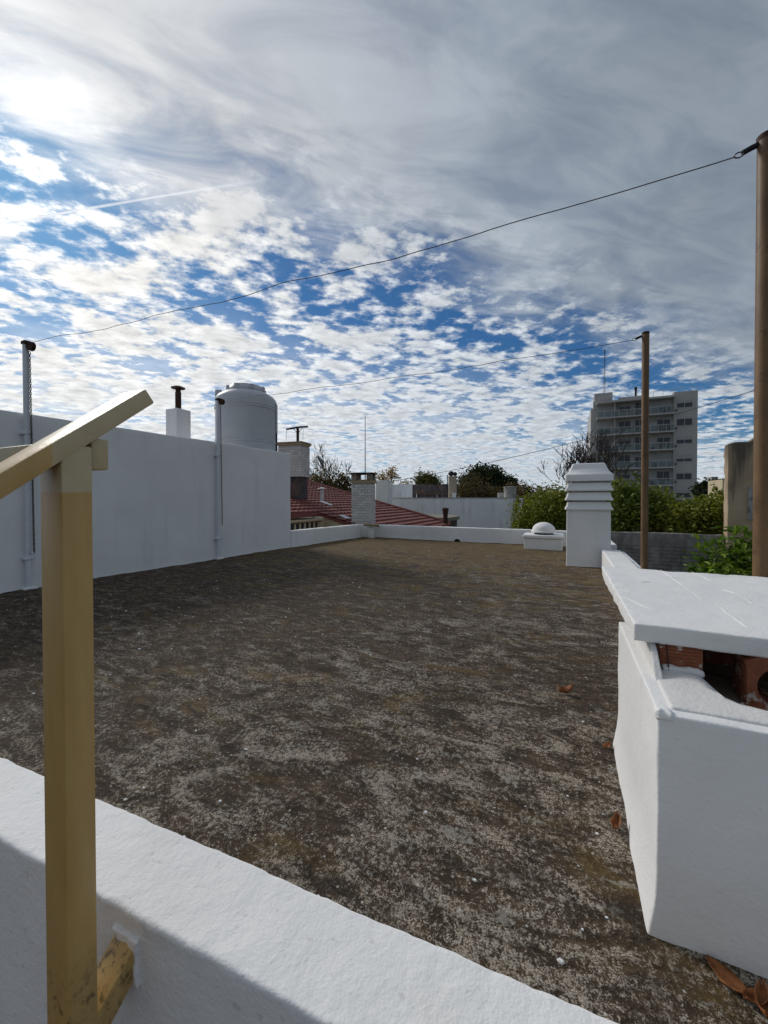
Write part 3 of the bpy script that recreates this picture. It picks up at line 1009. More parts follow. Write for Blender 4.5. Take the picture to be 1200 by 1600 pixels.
tx, ty, tr, tz = -6.62, 6.92, 0.665, 1.75
tk = empty('water_tank', (tx, ty, tz))
tag(tk, 'big grey round plastic water tank above the tall white wall', 'water tank')
prof = [(tr * 0.97, 0.0), (tr, 0.03)]
def band(z):
    return [(tr, z - 0.035), (tr * 1.022, z - 0.022), (tr * 1.022, z + 0.010), (tr * 1.008, z + 0.016), (tr * 1.008, z + 0.03), (tr * 1.018, z + 0.036), (tr * 1.018, z + 0.05), (tr, z + 0.06)]
prof += band(0.62) + band(1.37)
prof += [(tr, 1.55), (tr * 0.975, 1.60), (tr * 0.90, 1.66), (tr * 0.72, 1.735), (tr * 0.60, 1.76)]
MB().lathe((tx, ty, tz), prof, 56).build('shell', 'tank', tk, 30)
ld_ = MB().lathe((tx, ty, tz), [(tr * 0.64, 1.74), (tr * 0.645, 1.79), (tr * 0.60, 1.84), (tr * 0.50, 1.90), (tr * 0.30, 1.905), (tr * 0.05, 1.905)], 40).build('lid', 'tank', tk, 30)
for k in range(8):
    a = 2 * math.pi * (k + 0.3) / 8
    mt = Matrix.Translation((tx, ty, tz)) @ Matrix.Rotation(a, 4, 'Z')
    MB().cbox(tr * 0.46, tr * 0.66, -0.05, 0.05, 1.77, 1.875, 0.015, mt).build('lid_rib', 'tank', ld_, 40)
mt = Matrix.Translation((tx, ty, tz)) @ Matrix.Rotation(R(215), 4, 'Z')
MB().cbox(tr * 0.78, tr * 1.0, -0.07, 0.07, 1.60, 1.80, 0.02, mt).build('inlet_box', 'tank', tk, 40)
q = at(432, 631, 7.2)
MB().tube([(q.x - 0.15, q.y - 0.1, q.z), (q.x - 0.03, q.y, q.z + 0.01), (q.x, q.y, q.z - 0.03), (q.x, q.y, 2.6)], 0.024, 8).build('overflow_pipe', 'tank', tk, 60)
MB().tube([(q.x, q.y, 2.62), (q.x, q.y, 1.75)], 0.017, 8).build('valve_pipe', 'iron', tk, 60)

# ------------------------------------------------------------------ brick chimneys
BR = None
def brick_mesh(L, Wd, H):
    mb = MB().cbox(-L / 2, L / 2, -Wd / 2, Wd / 2, -H / 2, H / 2, 0.006)
    o = mb.build('brick', 'brick')
    me = o.data
    bpy.data.objects.remove(o)
    return me
def brick_stack(parent, cx, cy, rot, wx, wy, z0, z1, H=0.068, joint=0.012):
    Lb, Wb = 0.205, 0.09
    me = brick_mesh(Lb, Wb, H)
    mt = Matrix.Translation((cx, cy, 0)) @ Matrix.Rotation(rot, 4, 'Z')
    core = MB().box(-wx / 2 + 0.010, wx / 2 - 0.010, -wy / 2 + 0.010, wy / 2 - 0.010, z0, z1, mt).build('core', 'mortar', parent)
    rows = int((z1 - z0) / (H + joint))
    rnd = random.Random(int(cx * 100))
    pi_ = parent.matrix_parent_inverse if False else Matrix.Translation(-Vector(parent.location))
    for r_ in range(rows):
        z = z0 + (r_ + 0.5) * (H + joint)
        sides = ((wx, 0, -wy / 2, 0), (wy, wx / 2, 0, 90), (wx, 0, wy / 2, 180), (wy, -wx / 2, 0, 270))
        for (ln, ox, oy, an) in sides:
            nb = max(2, round(ln / (Lb + joint)))
            pitch = ln / nb
            off = (pitch / 2 if r_ % 2 else 0)
            k = 0
            x = -ln / 2 + pitch / 2 - off + (pitch / 2 if off else 0) - (pitch / 2 if off else 0)
            while x < ln / 2 + 0.001:
                lo, hi = max(x - pitch / 2, -ln / 2), min(x + pitch / 2, ln / 2)
                if hi - lo > 0.03:
                    o = bpy.data.objects.new('brick', me)
                    COL.objects.link(o)
                    o.parent = parent
                    o.matrix_parent_inverse = pi_
                    local = Matrix.Rotation(R(an), 4, 'Z') @ Matrix.Translation(((lo + hi) / 2, 0.0, 0)) 
                    loc = mt @ (Matrix.Translation((ox, oy, z)) @ local) @ Matrix.Translation((0, Wb / 2 - 0.002 - rnd.random() * 0.006, 0))
                    o.matrix_basis = loc @ Matrix.Diagonal(((hi - lo - joint) / Lb, 1, 1, 1))
                x += pitch

cx, cy = -5.78, 11.05
bc = empty('brick_chimney', (cx, cy, 0))
tag(bc, 'whitewashed brick chimney with a lidded top and antenna rod behind the roof corner', 'chimney')
rt = R(14)
bx = Matrix.Translation((cx, cy, 0)) @ Matrix.Rotation(rt, 4, 'Z')
brick_stack(bc, cx, cy, rt, 0.62, 0.62, 0.10, 1.60)
MB().cbox(-0.35, 0.35, -0.35, 0.35, 1.602, 1.66, 0.012, bx).build('cornice', 'plank', bc, 40)
MB().cbox(-0.335, 0.335, -0.335, 0.335, 1.661, 1.70, 0.012, bx).build('cornice', 'slab', bc, 40)
for sx in (-1, 1):
    for sy in (-1, 1):
        MB().cbox(sx * 0.24 - 0.08, sx * 0.24 + 0.08, sy * 0.24 - 0.08, sy * 0.24 + 0.08, 1.70, 1.88, 0.012, bx).build('pier', 'slab', bc, 40)
MB().cbox(-0.37, 0.37, -0.37, 0.37, 1.881, 1.915, 0.008, bx).build('lid', 'iron', bc, 40)
q = bx @ Vector((0.12, -0.30, 0))
MB().tube([(q.x, q.y, 1.70), (q.x, q.y, 2.5), (q.x, q.y, 3.62)], [0.016, 0.013, 0.010], 8).build('antenna_rod', 'wire', bc, 60)

cx, cy = -9.0, 11.75
wc = empty('brick_chimney', (cx, cy, 1.0))
tag(wc, 'wide pale brick chimney with a T-shaped iron bar just past the wall end', 'chimney')
rt = R(6)
bx = Matrix.Translation((cx, cy, 0)) @ Matrix.Rotation(rt, 4, 'Z')
brick_stack(wc, cx, cy, rt, 0.95, 0.62, 1.90, 3.02, 0.075)
MB().box(-0.43, 0.40, -0.26, 0.27, 0.95, 1.90, bx).build('shaded_base', 'fence_dark', wc)  # dark box, its colour standing for the shaded opening below the bricks
MB().cbox(-0.51, 0.51, -0.345, 0.345, 3.022, 3.085, 0.012, bx).build('cornice', 'plank', wc, 40)
MB().cbox(-0.53, 0.53, -0.365, 0.365, 3.086, 3.14, 0.012, bx).build('lid', 'slab', wc, 40)
q = bx @ Vector((0.28, -0.2, 0))
MB().box(q.x - 0.035, q.x + 0.035, q.y - 0.035, q.y + 0.035, 3.14, 3.62).build('mast', 'rust', wc)
MB().tube([(q.x - 0.42, q.y - 0.1, 3.60), (q.x, q.y, 3.66), (q.x + 0.36, q.y + 0.1, 3.67)], 0.035, 6).build('cross_bar', 'rust', wc, 60)
for sx in (-1, 1):
    MB().tube([(q.x, q.y, 3.42), (q.x + sx * 0.16, q.y + sx * 0.04, 3.62)], 0.012, 5).build('strut', 'rust', wc, 60)
MB().tube([(q.x - 0.42, q.y - 0.1, 3.58), (q.x - 0.44, q.y - 0.1, 3.2)], 0.006, 5).build('dangling_wire', 'wire', wc, 60)
MB().tube([(q.x + 0.20, q.y + 0.05, 3.60), (q.x + 0.19, q.y + 0.05, 3.22)], 0.006, 5).build('dangling_wire', 'wire', wc, 60)

# ------------------------------------------------------------------ red tiled house beyond the low parapet
def rz(x):
    return 0.08 + 0.262 * (-5.0 - x)
hs = empty('tiled_house', (-8, 12, GZ))
tag(hs, 'cream house with a red tiled roof beyond the parapet', 'house')
XE, YV = -7.15, 10.72                         # near eave; where the lower part of the roof begins
mb = MB()
mb.box(-13.0, -7.0, 7.9, YV, GZ, rz(-7.0) - 0.12)
mb.box(-13.0, -5.0, YV + 0.12, 16.8, GZ, rz(-5.0) - 0.16)
mb.add([(-7.0, YV, -0.3), (-5.0, YV, -0.3), (-5.0, YV, rz(-5.0) - 0.10), (-7.0, YV, rz(-7.0) - 0.10),
        (-7.0, YV + 0.10, -0.3), (-5.0, YV + 0.10, -0.3), (-5.0, YV + 0.10, rz(-5.0) - 0.10), (-7.0, YV + 0.10, rz(-7.0) - 0.10)],
       [(0, 1, 2, 3), (7, 6, 5, 4), (1, 5, 6, 2), (3, 2, 6, 7)])
mb.build('wall', 'cream', hs)
wn = MB().box(-7.0, -6.985, 8.15, 10.40, -0.35, 0.40).build('window', 'glass', hs)
for k in range(10):
    y = 8.15 + k * 0.235
    MB().cbox(-6.985, -6.945, y, y + 0.055, -0.35, 0.41, 0.004).build('bar', 'cream', wn, 40)
MB().cbox(-6.987, -6.93, 8.08, 10.46, 0.401, 0.44, 0.006).build('lintel', 'wood', wn, 40)
ro = MB().add([(-13.2, 7.75, rz(-13.2) - 0.09), (XE, 7.75, rz(XE) - 0.09), (XE, YV - 0.05, rz(XE) - 0.09), (-13.2, YV - 0.05, rz(-13.2) - 0.09),
               (-13.2, 7.75, rz(-13.2)), (XE, 7.75, rz(XE)), (XE, YV - 0.05, rz(XE)), (-13.2, YV - 0.05, rz(-13.2))],
              [(3, 2, 1, 0), (4, 5, 6, 7), (0, 1, 5, 4), (1, 2, 6, 5), (2, 3, 7, 6), (3, 0, 4, 7)])
ro.add([(-13.2, YV - 0.05, rz(-13.2) - 0.09), (-4.6, YV - 0.05, rz(-4.6) - 0.09), (-4.6, 17.0, rz(-4.6) - 0.09), (-13.2, 17.0, rz(-13.2) - 0.09),
        (-13.2, YV - 0.05, rz(-13.2)), (-4.6, YV - 0.05, rz(-4.6)), (-4.6, 17.0, rz(-4.6)), (-13.2, 17.0, rz(-13.2))],
       [(3, 2, 1, 0), (4, 5, 6, 7), (0, 1, 5, 4), (1, 2, 6, 5), (2, 3, 7, 6), (3, 0, 4, 7)])
ro = ro.build('roof', 'tile', hs)
def course(x_low, pitch, y0, y1, name='tile_course'):
    per = 0.25
    n = int((y1 - y0) / (per / 6))
    vs, fs = [], []
    rr = random.Random(int(x_low * 1000))
    jit = [rr.uniform(-0.006, 0.006) for _ in range(n + 2)]
    for i in range(n + 1):
        y = y0 + (y1 - y0) * i / n
        w_ = abs(math.sin(math.pi * (y - y0) / per))
        j = jit[i // 6]
        zl = rz(x_low)
        vs += [(x_low + 0.02 + j, y, zl - 0.01), (x_low + 0.02 + j, y, zl + 0.055 + 0.028 * w_ + j * 0.6), (x_low - pitch, y, rz(x_low - pitch) + 0.004 + 0.022 * w_)]
    for i in range(n):
        a = i * 3
        fs += [(a, a + 3, a + 4, a + 1), (a + 1, a + 4, a + 5, a + 2)]
    o = link_mesh(name, vs, fs, 'tile', ro, smooth=40)
    return o
k = 0
x = -4.6
while x > -13.0:
    course(x, 0.34, YV - 0.07 if x > XE + 0.03 else 7.75, 17.0)
    x -= 0.33
MB().tube([(-4.6, 17.02, rz(-4.6) + 0.05), (-9, 17.02, rz(-9) + 0.05), (-13.2, 17.02, rz(-13.2) + 0.05)], 0.09, 8).build('verge_tiles', 'tile', ro, 60)
# flashings and a vent pipe on the tiles
def strip(a, b, wd, name='flashing'):
    a, b = Vector(a), Vector(b)
    d = (b - a).normalized()
    n = Vector((-d.y, d.x, 0)) * wd / 2
    up = Vector((0, 0, 0.03))
    mb = MB().add([a - n, b - n, b + n, a + n, a - n + up, b - n + up, b + n + up, a + n + up], [(3, 2, 1, 0), (4, 5, 6, 7), (0, 1, 5, 4), (1, 2, 6, 5), (2, 3, 7, 6), (3, 0, 4, 7)])
    return mb.build(name, 'flashing', ro)
def on_roof(px, py, lift=0.07):
    v = _f + _r * ((px - 600) / FPX) - _u * ((py - PY0) / FPX)
    # z = 0.08 + 0.262*(-5-x) + lift
    k = (0.08 + 0.262 * -5.0 + lift - EYE) / (v.z + 0.262 * v.x)
    return Vector((v.x * k, v.y * k, EYE + v.z * k))
strip(on_roof(501, 784), on_roof(518, 790), 0.18)
strip(on_roof(533, 806), on_roof(545, 811), 0.2)
strip(on_roof(459, 769), on_roof(479, 775), 0.2)
q = on_roof(503, 783)
vp = MB().lathe((q.x, q.y, 0), [(0.07, q.z - 0.2), (0.07, q.z + 0.45), (0.16, q.z + 0.455), (0.15, q.z + 0.48), (0.02, q.z + 0.52)], 14).build('vent_pipe', 'flashing', ro, 40)

# board on a stub post in the corner of our roof
sp_ = empty('stub_post', (-5.02, 10.18, 0))
tag(sp_, 'short white stub post carrying a loose wooden board in the roof corner', 'post')
MB().cbox(-5.09, -4.95, 10.0, 10.14, -0.02, 0.30, 0.012).build('stub', 'white', sp_, 40)
bmx = Matrix.Translation((-5.02, 10.08, 0.36)) @ Matrix.Rotation(R(22), 4, 'Z') @ Matrix.Rotation(R(-9), 4, 'X') @ Matrix.Rotation(R(3), 4, 'Y')
MB().cbox(-0.22, 0.22, -0.20, 0.16, -0.022, 0.022, 0.006, bmx).build('board', 'plank', sp_, 40)

# ------------------------------------------------------------------ far white building with its roof clutter
YW = 24.0
a, b = at(605, 779, YW), at(803, 779, YW)
wb = empty('white_building', (-6, YW, GZ))
tag(wb, 'long low white building with a stained blank wall behind the far parapet', 'building')
L_, pl_ = along((a.x, YW), (b.x, YW), GZ)
v, f = rounded(L_, 6.0, 1.16 - GZ, 0.02, 0.6, 0.01, 1.5, pl_)
link_mesh('wall', v, f, 'white_old', wb, 50)
MB().cbox(a.x - 0.05, b.x + 0.04, YW - 0.03, YW + 0.25, 1.161, 1.20, 0.01).build('coping', 'concrete', wb, 40)
MB().cbox(b.x - 0.02, b.x + 0.16, YW - 0.10, YW + 0.3, GZ, 1.12, 0.02).build('corner_pier', 'concrete', wb, 40)
q = at(709, 775, YW + 0.3)
MB().cbox(q.x - 0.09, q.x + 0.09, q.y, q.y + 0.18, 1.2, 1.50, 0.01).build('vent_stub', 'white_old', wb, 40)
p0, p1 = at(607, 757, YW + 2.2), at(643, 757, YW + 2.2)
wu = soft_box('upper_wall', p0.x, p1.x, YW + 2.2, YW + 2.4, 1.1, p0.z, 'white_old', wb, 0.015, 0.3, 0.008, 2)
p0, p1 = at(587, 751, 22.2), at(606, 751, 22.2)
pc = soft_box('white_pier', p0.x, p1.x, 22.2, 22.9, GZ, p0.z, 'white_wall', None, 0.015, 0.4, 0.006, 2)
tag(pc, 'tall white pier standing just behind the whitewashed brick chimney', 'pier')
# dark sheet fence on that roof, sheet by sheet
p0, p1 = at(643, 757, YW + 4), at(716, 757, YW + 4)
fn = empty('sheet_fence', (p0.x, YW + 4, 1.2))
tag(fn, 'dark weathered sheet fence on top of the white building', 'fence')
n = 9
for k in range(n):
    xa, xb = p0.x + (p1.x - p0.x) * k / n, p0.x + (p1.x - p0.x) * (k + 1) / n
    MB().cbox(xa + 0.01, xb - 0.01, YW + 4 + 0.03 * (k % 2), YW + 4.04 + 0.03 * (k % 2), 1.1, p0.z - 0.06 * random.random(), 0.004).build('sheet', 'fence_dark', fn)
MB().box(p0.x, p1.x, YW + 3.94, YW + 3.985, 1.5, 1.56).build('batten', 'wood', fn)
def round_tank(px, py_top, py_bot, Y, wpx, label, mat='concrete'):
    c_ = at(px, py_bot, Y)
    top = at(px, py_top, Y).z
    dep = c_.dot(_fh) if False else (Vector((c_.x, c_.y, 0)).dot(_fh))
    rr = wpx / 2 / FPX * dep
    e = empty('rooftop_tank', c_)
    tag(e, label, 'tank')
    MB().lathe((c_.x, c_.y, 0), [(rr, c_.z - 0.1), (rr, top - 0.07)], 24).build('drum', mat, e, 40)
    MB().lathe((c_.x, c_.y, 0), [(rr * 1.06, top - 0.07), (rr * 1.06, top - 0.02), (rr * 0.5, top)], 24).build('lid', mat, e, 40)
    return e, c_, top, rr
round_tank(797, 760, 779, YW + 0.8, 19, 'round concrete tank on the right end of the white building')
round_tank(782, 770, 779, YW + 2.5, 9, 'small low concrete drum beside the round concrete tank')
e, c_, top, rr = round_tank(707, 744, 775, YW + 3.2, 13, 'narrow brown tank with a dark bulb top beside the sheet fence', 'slab')
MB().lathe((c_.x - 0.10, c_.y, top), [(0.05, 0.0), (0.19, 0.08), (0.22, 0.2), (0.13, 0.32), (0.02, 0.36)], 14).build('dark_bulb', 'iron', e, 40)
MB().lathe((c_.x + 0.18, c_.y, top), [(0.05, 0.0), (0.14, 0.08), (0.16, 0.18), (0.08, 0.27), (0.02, 0.29)], 14).build('dark_bulb', 'iron', e, 40)
MB().tube([(c_.x - rr - 0.08, c_.y, 1.2), (c_.x - rr - 0.08, c_.y, top + 0.1)], 0.035, 6).build('riser_pipe', 'iron', e, 60)

# low olive roof and its flue
oz = 0.28
c1, c2, c3, c4 = at(655, 806, 20.6), at(704, 806, 20.6), at(718, 811, 19.0), at(640, 813, 17.2)
od = empty('olive_roof_shed', (c3.x, 19, GZ))
tag(od, 'low shed with an olive grey flat roof in front of the white building', 'shed')
prf = [(c1.x, 20.6), (c2.x, 20.6), (c3.x, 19.0), (at(700, 820, 17.0).x, 17.05), (c4.x, 17.05)]
vs = [(x, y, z) for z in (oz - 0.16, oz) for x, y in prf]
n = len(prf)
MB().add(vs, [tuple(range(n)), tuple(range(2 * n - 1, n - 1, -1))] + [(i, i + n, (i + 1) % n + n, (i + 1) % n) for i in range(n)]).build('roof', 'olive_roof', od)
prf2 = [(x + (c3.x - 1.2 - x) * 0.1, y + (19 - y) * 0.12) for x, y in prf]
vs = [(x, y, z) for z in (GZ, oz - 0.16) for x, y in prf2]
MB().add(vs, [(i, i + n, (i + 1) % n + n, (i + 1) % n) for i in range(n)]).build('wall', 'fence_dark', od)
q = at(696, 793, 16.5)
fp = MB().lathe((q.x, q.y, 0), [(0.10, GZ), (0.10, q.z - 0.28), (0.115, q.z - 0.27), (0.115, q.z - 0.15), (0.14, q.z - 0.14), (0.14, q.z - 0.03), (0.05, q.z)], 14).build('flue_pipe', 'rust', None, 40)
tag(fp, 'thin dark red flue pipe rising above the far parapet', 'chimney pipe')

# ------------------------------------------------------------------ right-hand neighbours
bw = plaster_wall('block_wall', (0.95, 13.0), (3.82, 13.0), 0.18, GZ, 0.17, 'block', 0.015, 0.15, 0.012, 2.5, edge_amp=0.012)
tag(bw, 'grey cement block wall below the hedge at the right', 'wall')
bz = empty('beige_building', (6, 13, GZ))
tag(bz, 'tall beige wall with dark rain streaks at the right edge', 'building')
p0 = at(1138, 694, 12.85)
L_, pl_ = along((p0.x, 12.85), (p0.x + 5.0, 12.85), GZ)
def beige_top(q):
    H = p0.z - GZ
    if q.z > H - 0.5:
        k = (q.z - (H - 0.5)) / 0.5
        rise = 0.06 * min(1, q.x / 0.5) + 0.16 * max(0, min(1, (q.x - 0.45) / 0.25)) + 0.05 * noise.noise(Vector((q.x * 4, 0, 0)))
        return Vector((q.x, q.y, q.z + k * rise))
    return q
v, f = rounded(L_, 0.28, p0.z - GZ, 0.02, 0.14, 0.015, 2.0, pl_, beige_top, edge_amp=0.02)
link_mesh('wall', v, f, 'beige', bz, smooth=50)
p1, p2 = at(1169, 761, 12.83), at(1186, 812, 12.83)
MB().cbox(p1.x, p2.x, 12.80, 12.86, p2.z, p1.z, 0.01).build('patched_panel', 'concrete', bz, 40)

# ------------------------------------------------------------------ apartment block
YB = 78.0
ap = empty('apartment_block', (11, YB, GZ))
tag(ap, 'tall grey apartment block with long balconies on every floor', 'building')
def fX(px):
    return at(px, 700, YB).x
XL, XR = fX(926.5), fX(1088.5)
TOP = 18.3
MB().box(XL, XR, YB, YB + 13, GZ, TOP - 0.9).build('wall', 'apart', ap)
MB().box(XL - 0.35, XL, YB + 0.3, YB + 13, GZ, TOP - 1.4).build('side_wall', 'apart_light', ap)
xb0, xb1, xr = fX(931.5), fX(1050.5), fX(1051)
MB().box(xr, XR + 0.002, YB - 0.35, YB + 6, GZ, TOP).build('end_bay', 'apart', ap)
MB().box(XL, XR, YB + 0.001, YB + 0.3, TOP - 0.9, TOP - 0.35).build('roof_parapet', 'apart', ap)
zs = [14.9 - 2.87 * k for k in range(6)]
def inst(name, me, parent, loc):
    o = bpy.data.objects.new(name, me)
    COL.objects.link(o)
    o.parent = parent
    o.matrix_parent_inverse = Matrix.Translation(-Vector(parent.location)) if parent.type == 'EMPTY' else Matrix()
    o.location = loc
    return o
def window(x0, x1, z0, z1, y, shut, doors=False, panes=2):
    """window with frame, panes and a roller shutter let down by the fraction shut"""
    d = 0.07
    mb = MB()
    mb.box(x0 - 0.06, x1 + 0.06, y - d, y - 0.001, z0 - 0.07, z0)
    mb.box(x0 - 0.06, x1 + 0.06, y - d, y - 0.001, z1, z1 + 0.07)
    mb.box(x0 - 0.06, x0, y - d, y - 0.001, z0, z1)
    mb.box(x1, x1 + 0.06, y - d, y - 0.001, z0, z1)
    for k in range(1, panes):
        xm = x0 + (x1 - x0) * k / panes
        mb.box(xm - 0.03, xm + 0.03, y - d + 0.005, y - 0.001, z0, z1)
    w_ = mb.build('window', 'frame_white', ap)
    for k in range(panes):
        MB().box(x0 + (x1 - x0) * k / panes, x0 + (x1 - x0) * (k + 1) / panes, y - 0.03, y - 0.0015, z0, z1).build('pane', 'glass', w_)
    if shut > 0:
        h = (z1 - z0) * shut
        MB().box(x0 + 0.01, x1 - 0.01, y - d + 0.012, y - 0.032, z1 - h, z1 - 0.002).build('shutter', 'shutter', w_)
rr = random.Random(5)
shuts = [0.40, 0.10, 0.50, 0.62, 0.20, 0.4]
left_sh = [0.98, 0.45, 0.0, 0.3, 0.4, 0.2]
last_sh = [0.6, 0.1, 0.15, 0.95, 0.0, 0.4]
for i, z in enumerate(zs):
    window(fX(1056.2), fX(1080.0), z + 0.85, z + 2.0, YB - 0.35, shuts[i])
    window(fX(936), fX(952.5), z + 0.12, z + 2.15, YB, left_sh[i])
    window(fX(966.5), fX(984.5), z + 0.85, z + 2.2, YB, rr.choice([0.0, 0.15, 0.3]))
    window(fX(992), fX(1006), z + 0.12, z + 2.25, YB, rr.choice([0, 0, 0.2]))
    window(fX(1026.5), fX(1046.5), z + 0.6, z + 2.2, YB, last_sh[i])
    # balcony: slab, glass front, rails and posts
    bal = MB().box(xb0, xb1, YB - 1.55, YB - 0.001, z - 0.22, z).build('balcony', 'apart_light', ap)
    MB().box(xb0 + 0.03, xb1 - 0.03, YB - 1.50, YB - 1.47, z + 0.06, z + 0.95).build('glass_front', 'balglass', bal)
    MB().box(xb0, xb1, YB - 1.53, YB - 1.45, z + 0.98, z + 1.05).build('handrail', 'frame_white', bal)
    for k in range(11):
        x = xb0 + (xb1 - xb0) * k / 10
        MB().box(x - 0.025, x + 0.025, YB - 1.52, YB - 1.46, z, z + 1.0).build('baluster', 'frame_white', bal)
    # lamp brackets, planters and chairs left on the balconies
    for k in range(4):
        x = rr.uniform(fX(1012), xb1 - 0.5)
        MB().cbox(x - 0.2, x + 0.2, YB - 1.2, YB - 0.8, z + 0.001, z + rr.uniform(0.35, 0.85), 0.03).build('planter', rr.choice(['iron', 'shutter', 'slab']), bal)
    # dividing fin between the flats
    MB().box(fX(958.5), fX(960), YB - 1.2, YB - 0.002, z + 0.001, z + 2.64).build('fin', 'apart', ap)
MB().box(xb0, xb1 + 0.1, YB - 1.6, YB - 0.001, TOP - 1.0, TOP - 0.72).build('canopy', 'apart_light', ap)
MB().box(XL + 0.2, fX(957), YB + 0.6, YB + 5, TOP - 0.9, TOP + 1.2).build('lift_house', 'apart', ap)
MB().box(fX(967), fX(1010), YB + 0.5, YB + 4, TOP - 0.9, TOP + 0.15).build('plant_room', 'apart', ap)
MB().lathe((fX(994), YB + 1.0, 0), [(0.16, TOP - 0.5), (0.16, TOP + 1.3), (0.24, TOP + 1.31), (0.24, TOP + 1.7)], 12).build('roof_flue', 'iron', ap, 40)
q = at(945, 545, YB + 2)
mb = MB()
for sx, sy in ((-0.14, 0), (0.14, 0), (0, 0.2)):
    mb.tube([(q.x + sx, q.y + sy, TOP + 0.6), (q.x + sx * 0.4, q.y + sy * 0.4, q.z)], 0.022, 5)
for k in range(14):
    z = TOP + 1.2 + k * (q.z - TOP - 1.2) / 14
    mb.tube([(q.x - 0.13, q.y, z), (q.x + 0.13, q.y, z + 0.3)], 0.015, 4)
mb.build('antenna_mast', 'rust', ap)
for rails, posts, y_, z_ in (([(XL + 0.1, YB + 0.15, TOP + 0.3), (fX(962), YB + 0.15, TOP + 0.3)], (930, 936, 942, 948, 954, 960), YB + 0.15, TOP + 0.3),
                            ([(fX(1008), YB + 0.15, TOP + 0.45), (XR - 0.1, YB - 0.2, TOP + 0.75)], (1020, 1035, 1050, 1065, 1080, 1087), YB - 0.05, TOP + 0.55)):
    hr = MB().tube(rails, 0.035, 5).build('roof_railing', 'frame_white', ap)
    for px in posts:
        MB().tube([(fX(px), y_, TOP - 0.4), (fX(px), y_, z_)], 0.028, 4).build('railing_post', 'frame_white', hr)
for i, z in enumerate(zs[:5]):
    MB().box(xr + 0.15, xr + 0.45, YB - 0.5, YB - 0.352, z + 0.35, z + 0.6).build('wall_lamp', 'iron', ap)
# low far roofs to the right of it
MB_ = MB().box(19.5, 34.0, 90, 100, GZ, at(1110, 755, 90).z)
o = MB_.build('far_house', 'brown_roof')
tag(o, 'dark brown low building on the horizon right of the apartment block', 'building')
q0, q1 = at(1112, 745, 95), at(1122, 745, 95)
o = MB().box(q0.x, q1.x, 95, 97, 3.0, q0.z).build('rooftop_hut', 'concrete')
tag(o, 'small grey rooftop hut on the horizon right of the apartment block', 'hut')
q0, q1 = at(1129, 749, 45), at(1140, 749, 45)
o = MB().box(q0.x, q1.x + 3, 45, 49, GZ, q0.z).build('cream_house', 'cream')
tag(o, 'cream house corner showing just left of the streaked beige wall', 'house')

# overhead cable far behind
ca = at(606, 753, 22.4)
cb = at(1330, 560, 26.0)
line('overhead_cable', ca, cb, 0.55, 0.016, 'distant overhead cable rising to the right past the apartment block', 0.0, 2.0, 60)

# ------------------------------------------------------------------ trees and shrubs
def crown_mesh(name, mat, parent, blobs, n, size, seed, elong=1.8, clump=0.35, shoots=0):
    """many leaf-sized faces gathered in clumps; blobs = [(centre, radii, weight)]"""
    rg = np.random.default_rng(seed)
    P = []
    wsum = sum(b[2] for b in blobs)
    for c_, rad, wgt in blobs:
        m_ = int(n * wgt / wsum)
        nc = max(10, int(m_ / 55))
        dirs = rg.normal(size=(nc, 3))
        dirs /= np.linalg.norm(dirs, axis=1)[:, None]
        rr_ = rg.uniform(0.30, 1.0, nc) ** 0.45
        cen = dirs * rr_[:, None] * np.array(rad) * rg.uniform(0.85, 1.08, (nc, 1))
        idx = rg.integers(0, nc, m_)
        off = rg.normal(size=(m_, 3)) * (np.mean(rad) * clump * 0.5)
        P.append(cen[idx] + off + np.array(c_))
    P = np.concatenate(P)
    if shoots:
        k_ = rg.integers(0, len(P), shoots)
        for q_ in P[k_]:
            top_ = q_ + np.array([rg.normal() * 0.12, rg.normal() * 0.12, rg.uniform(0.08, 0.34)])
            tt_ = rg.uniform(0, 1, 26)[:, None]
            P = np.concatenate([P, q_ + (top_ - q_) * tt_ + rg.normal(size=(26, 3)) * 0.045])
    m_ = len(P)
    a = rg.normal(size=(m_, 3))
    a[:, 2] *= 0.6
    a /= np.linalg.norm(a, axis=1)[:, None]
    b = rg.normal(size=(m_, 3))
    b -= (b * a).sum(1)[:, None] * a
    b /= np.linalg.norm(b, axis=1)[:, None]
    sz = size * rg.uniform(0.6, 1.35, m_)[:, None]
    v0 = P - a * sz * elong / 2
    v1 = P + b * sz / 2
    v2 = P + a * sz * elong / 2
    v3 = P - b * sz / 2
    V = np.stack([v0, v1, v2, v3], 1).reshape(-1, 3)
    me = bpy.data.meshes.new(name)
    me.vertices.add(len(V))
    me.vertices.foreach_set('co', V.astype(np.float32).ravel())
    me.loops.add(m_ * 4)
    me.loops.foreach_set('vertex_index', np.arange(m_ * 4, dtype=np.int32))
    me.polygons.add(m_)
    me.polygons.foreach_set('loop_start', np.arange(0, m_ * 4, 4, dtype=np.int32))
    me.update(calc_edges=True)
    me.materials.append(M[mat])
    o = bpy.data.objects.new(name, me)
    COL.objects.link(o)
    o.parent = parent
    o.matrix_parent_inverse = Matrix.Translation(-Vector(parent.location))
    return o

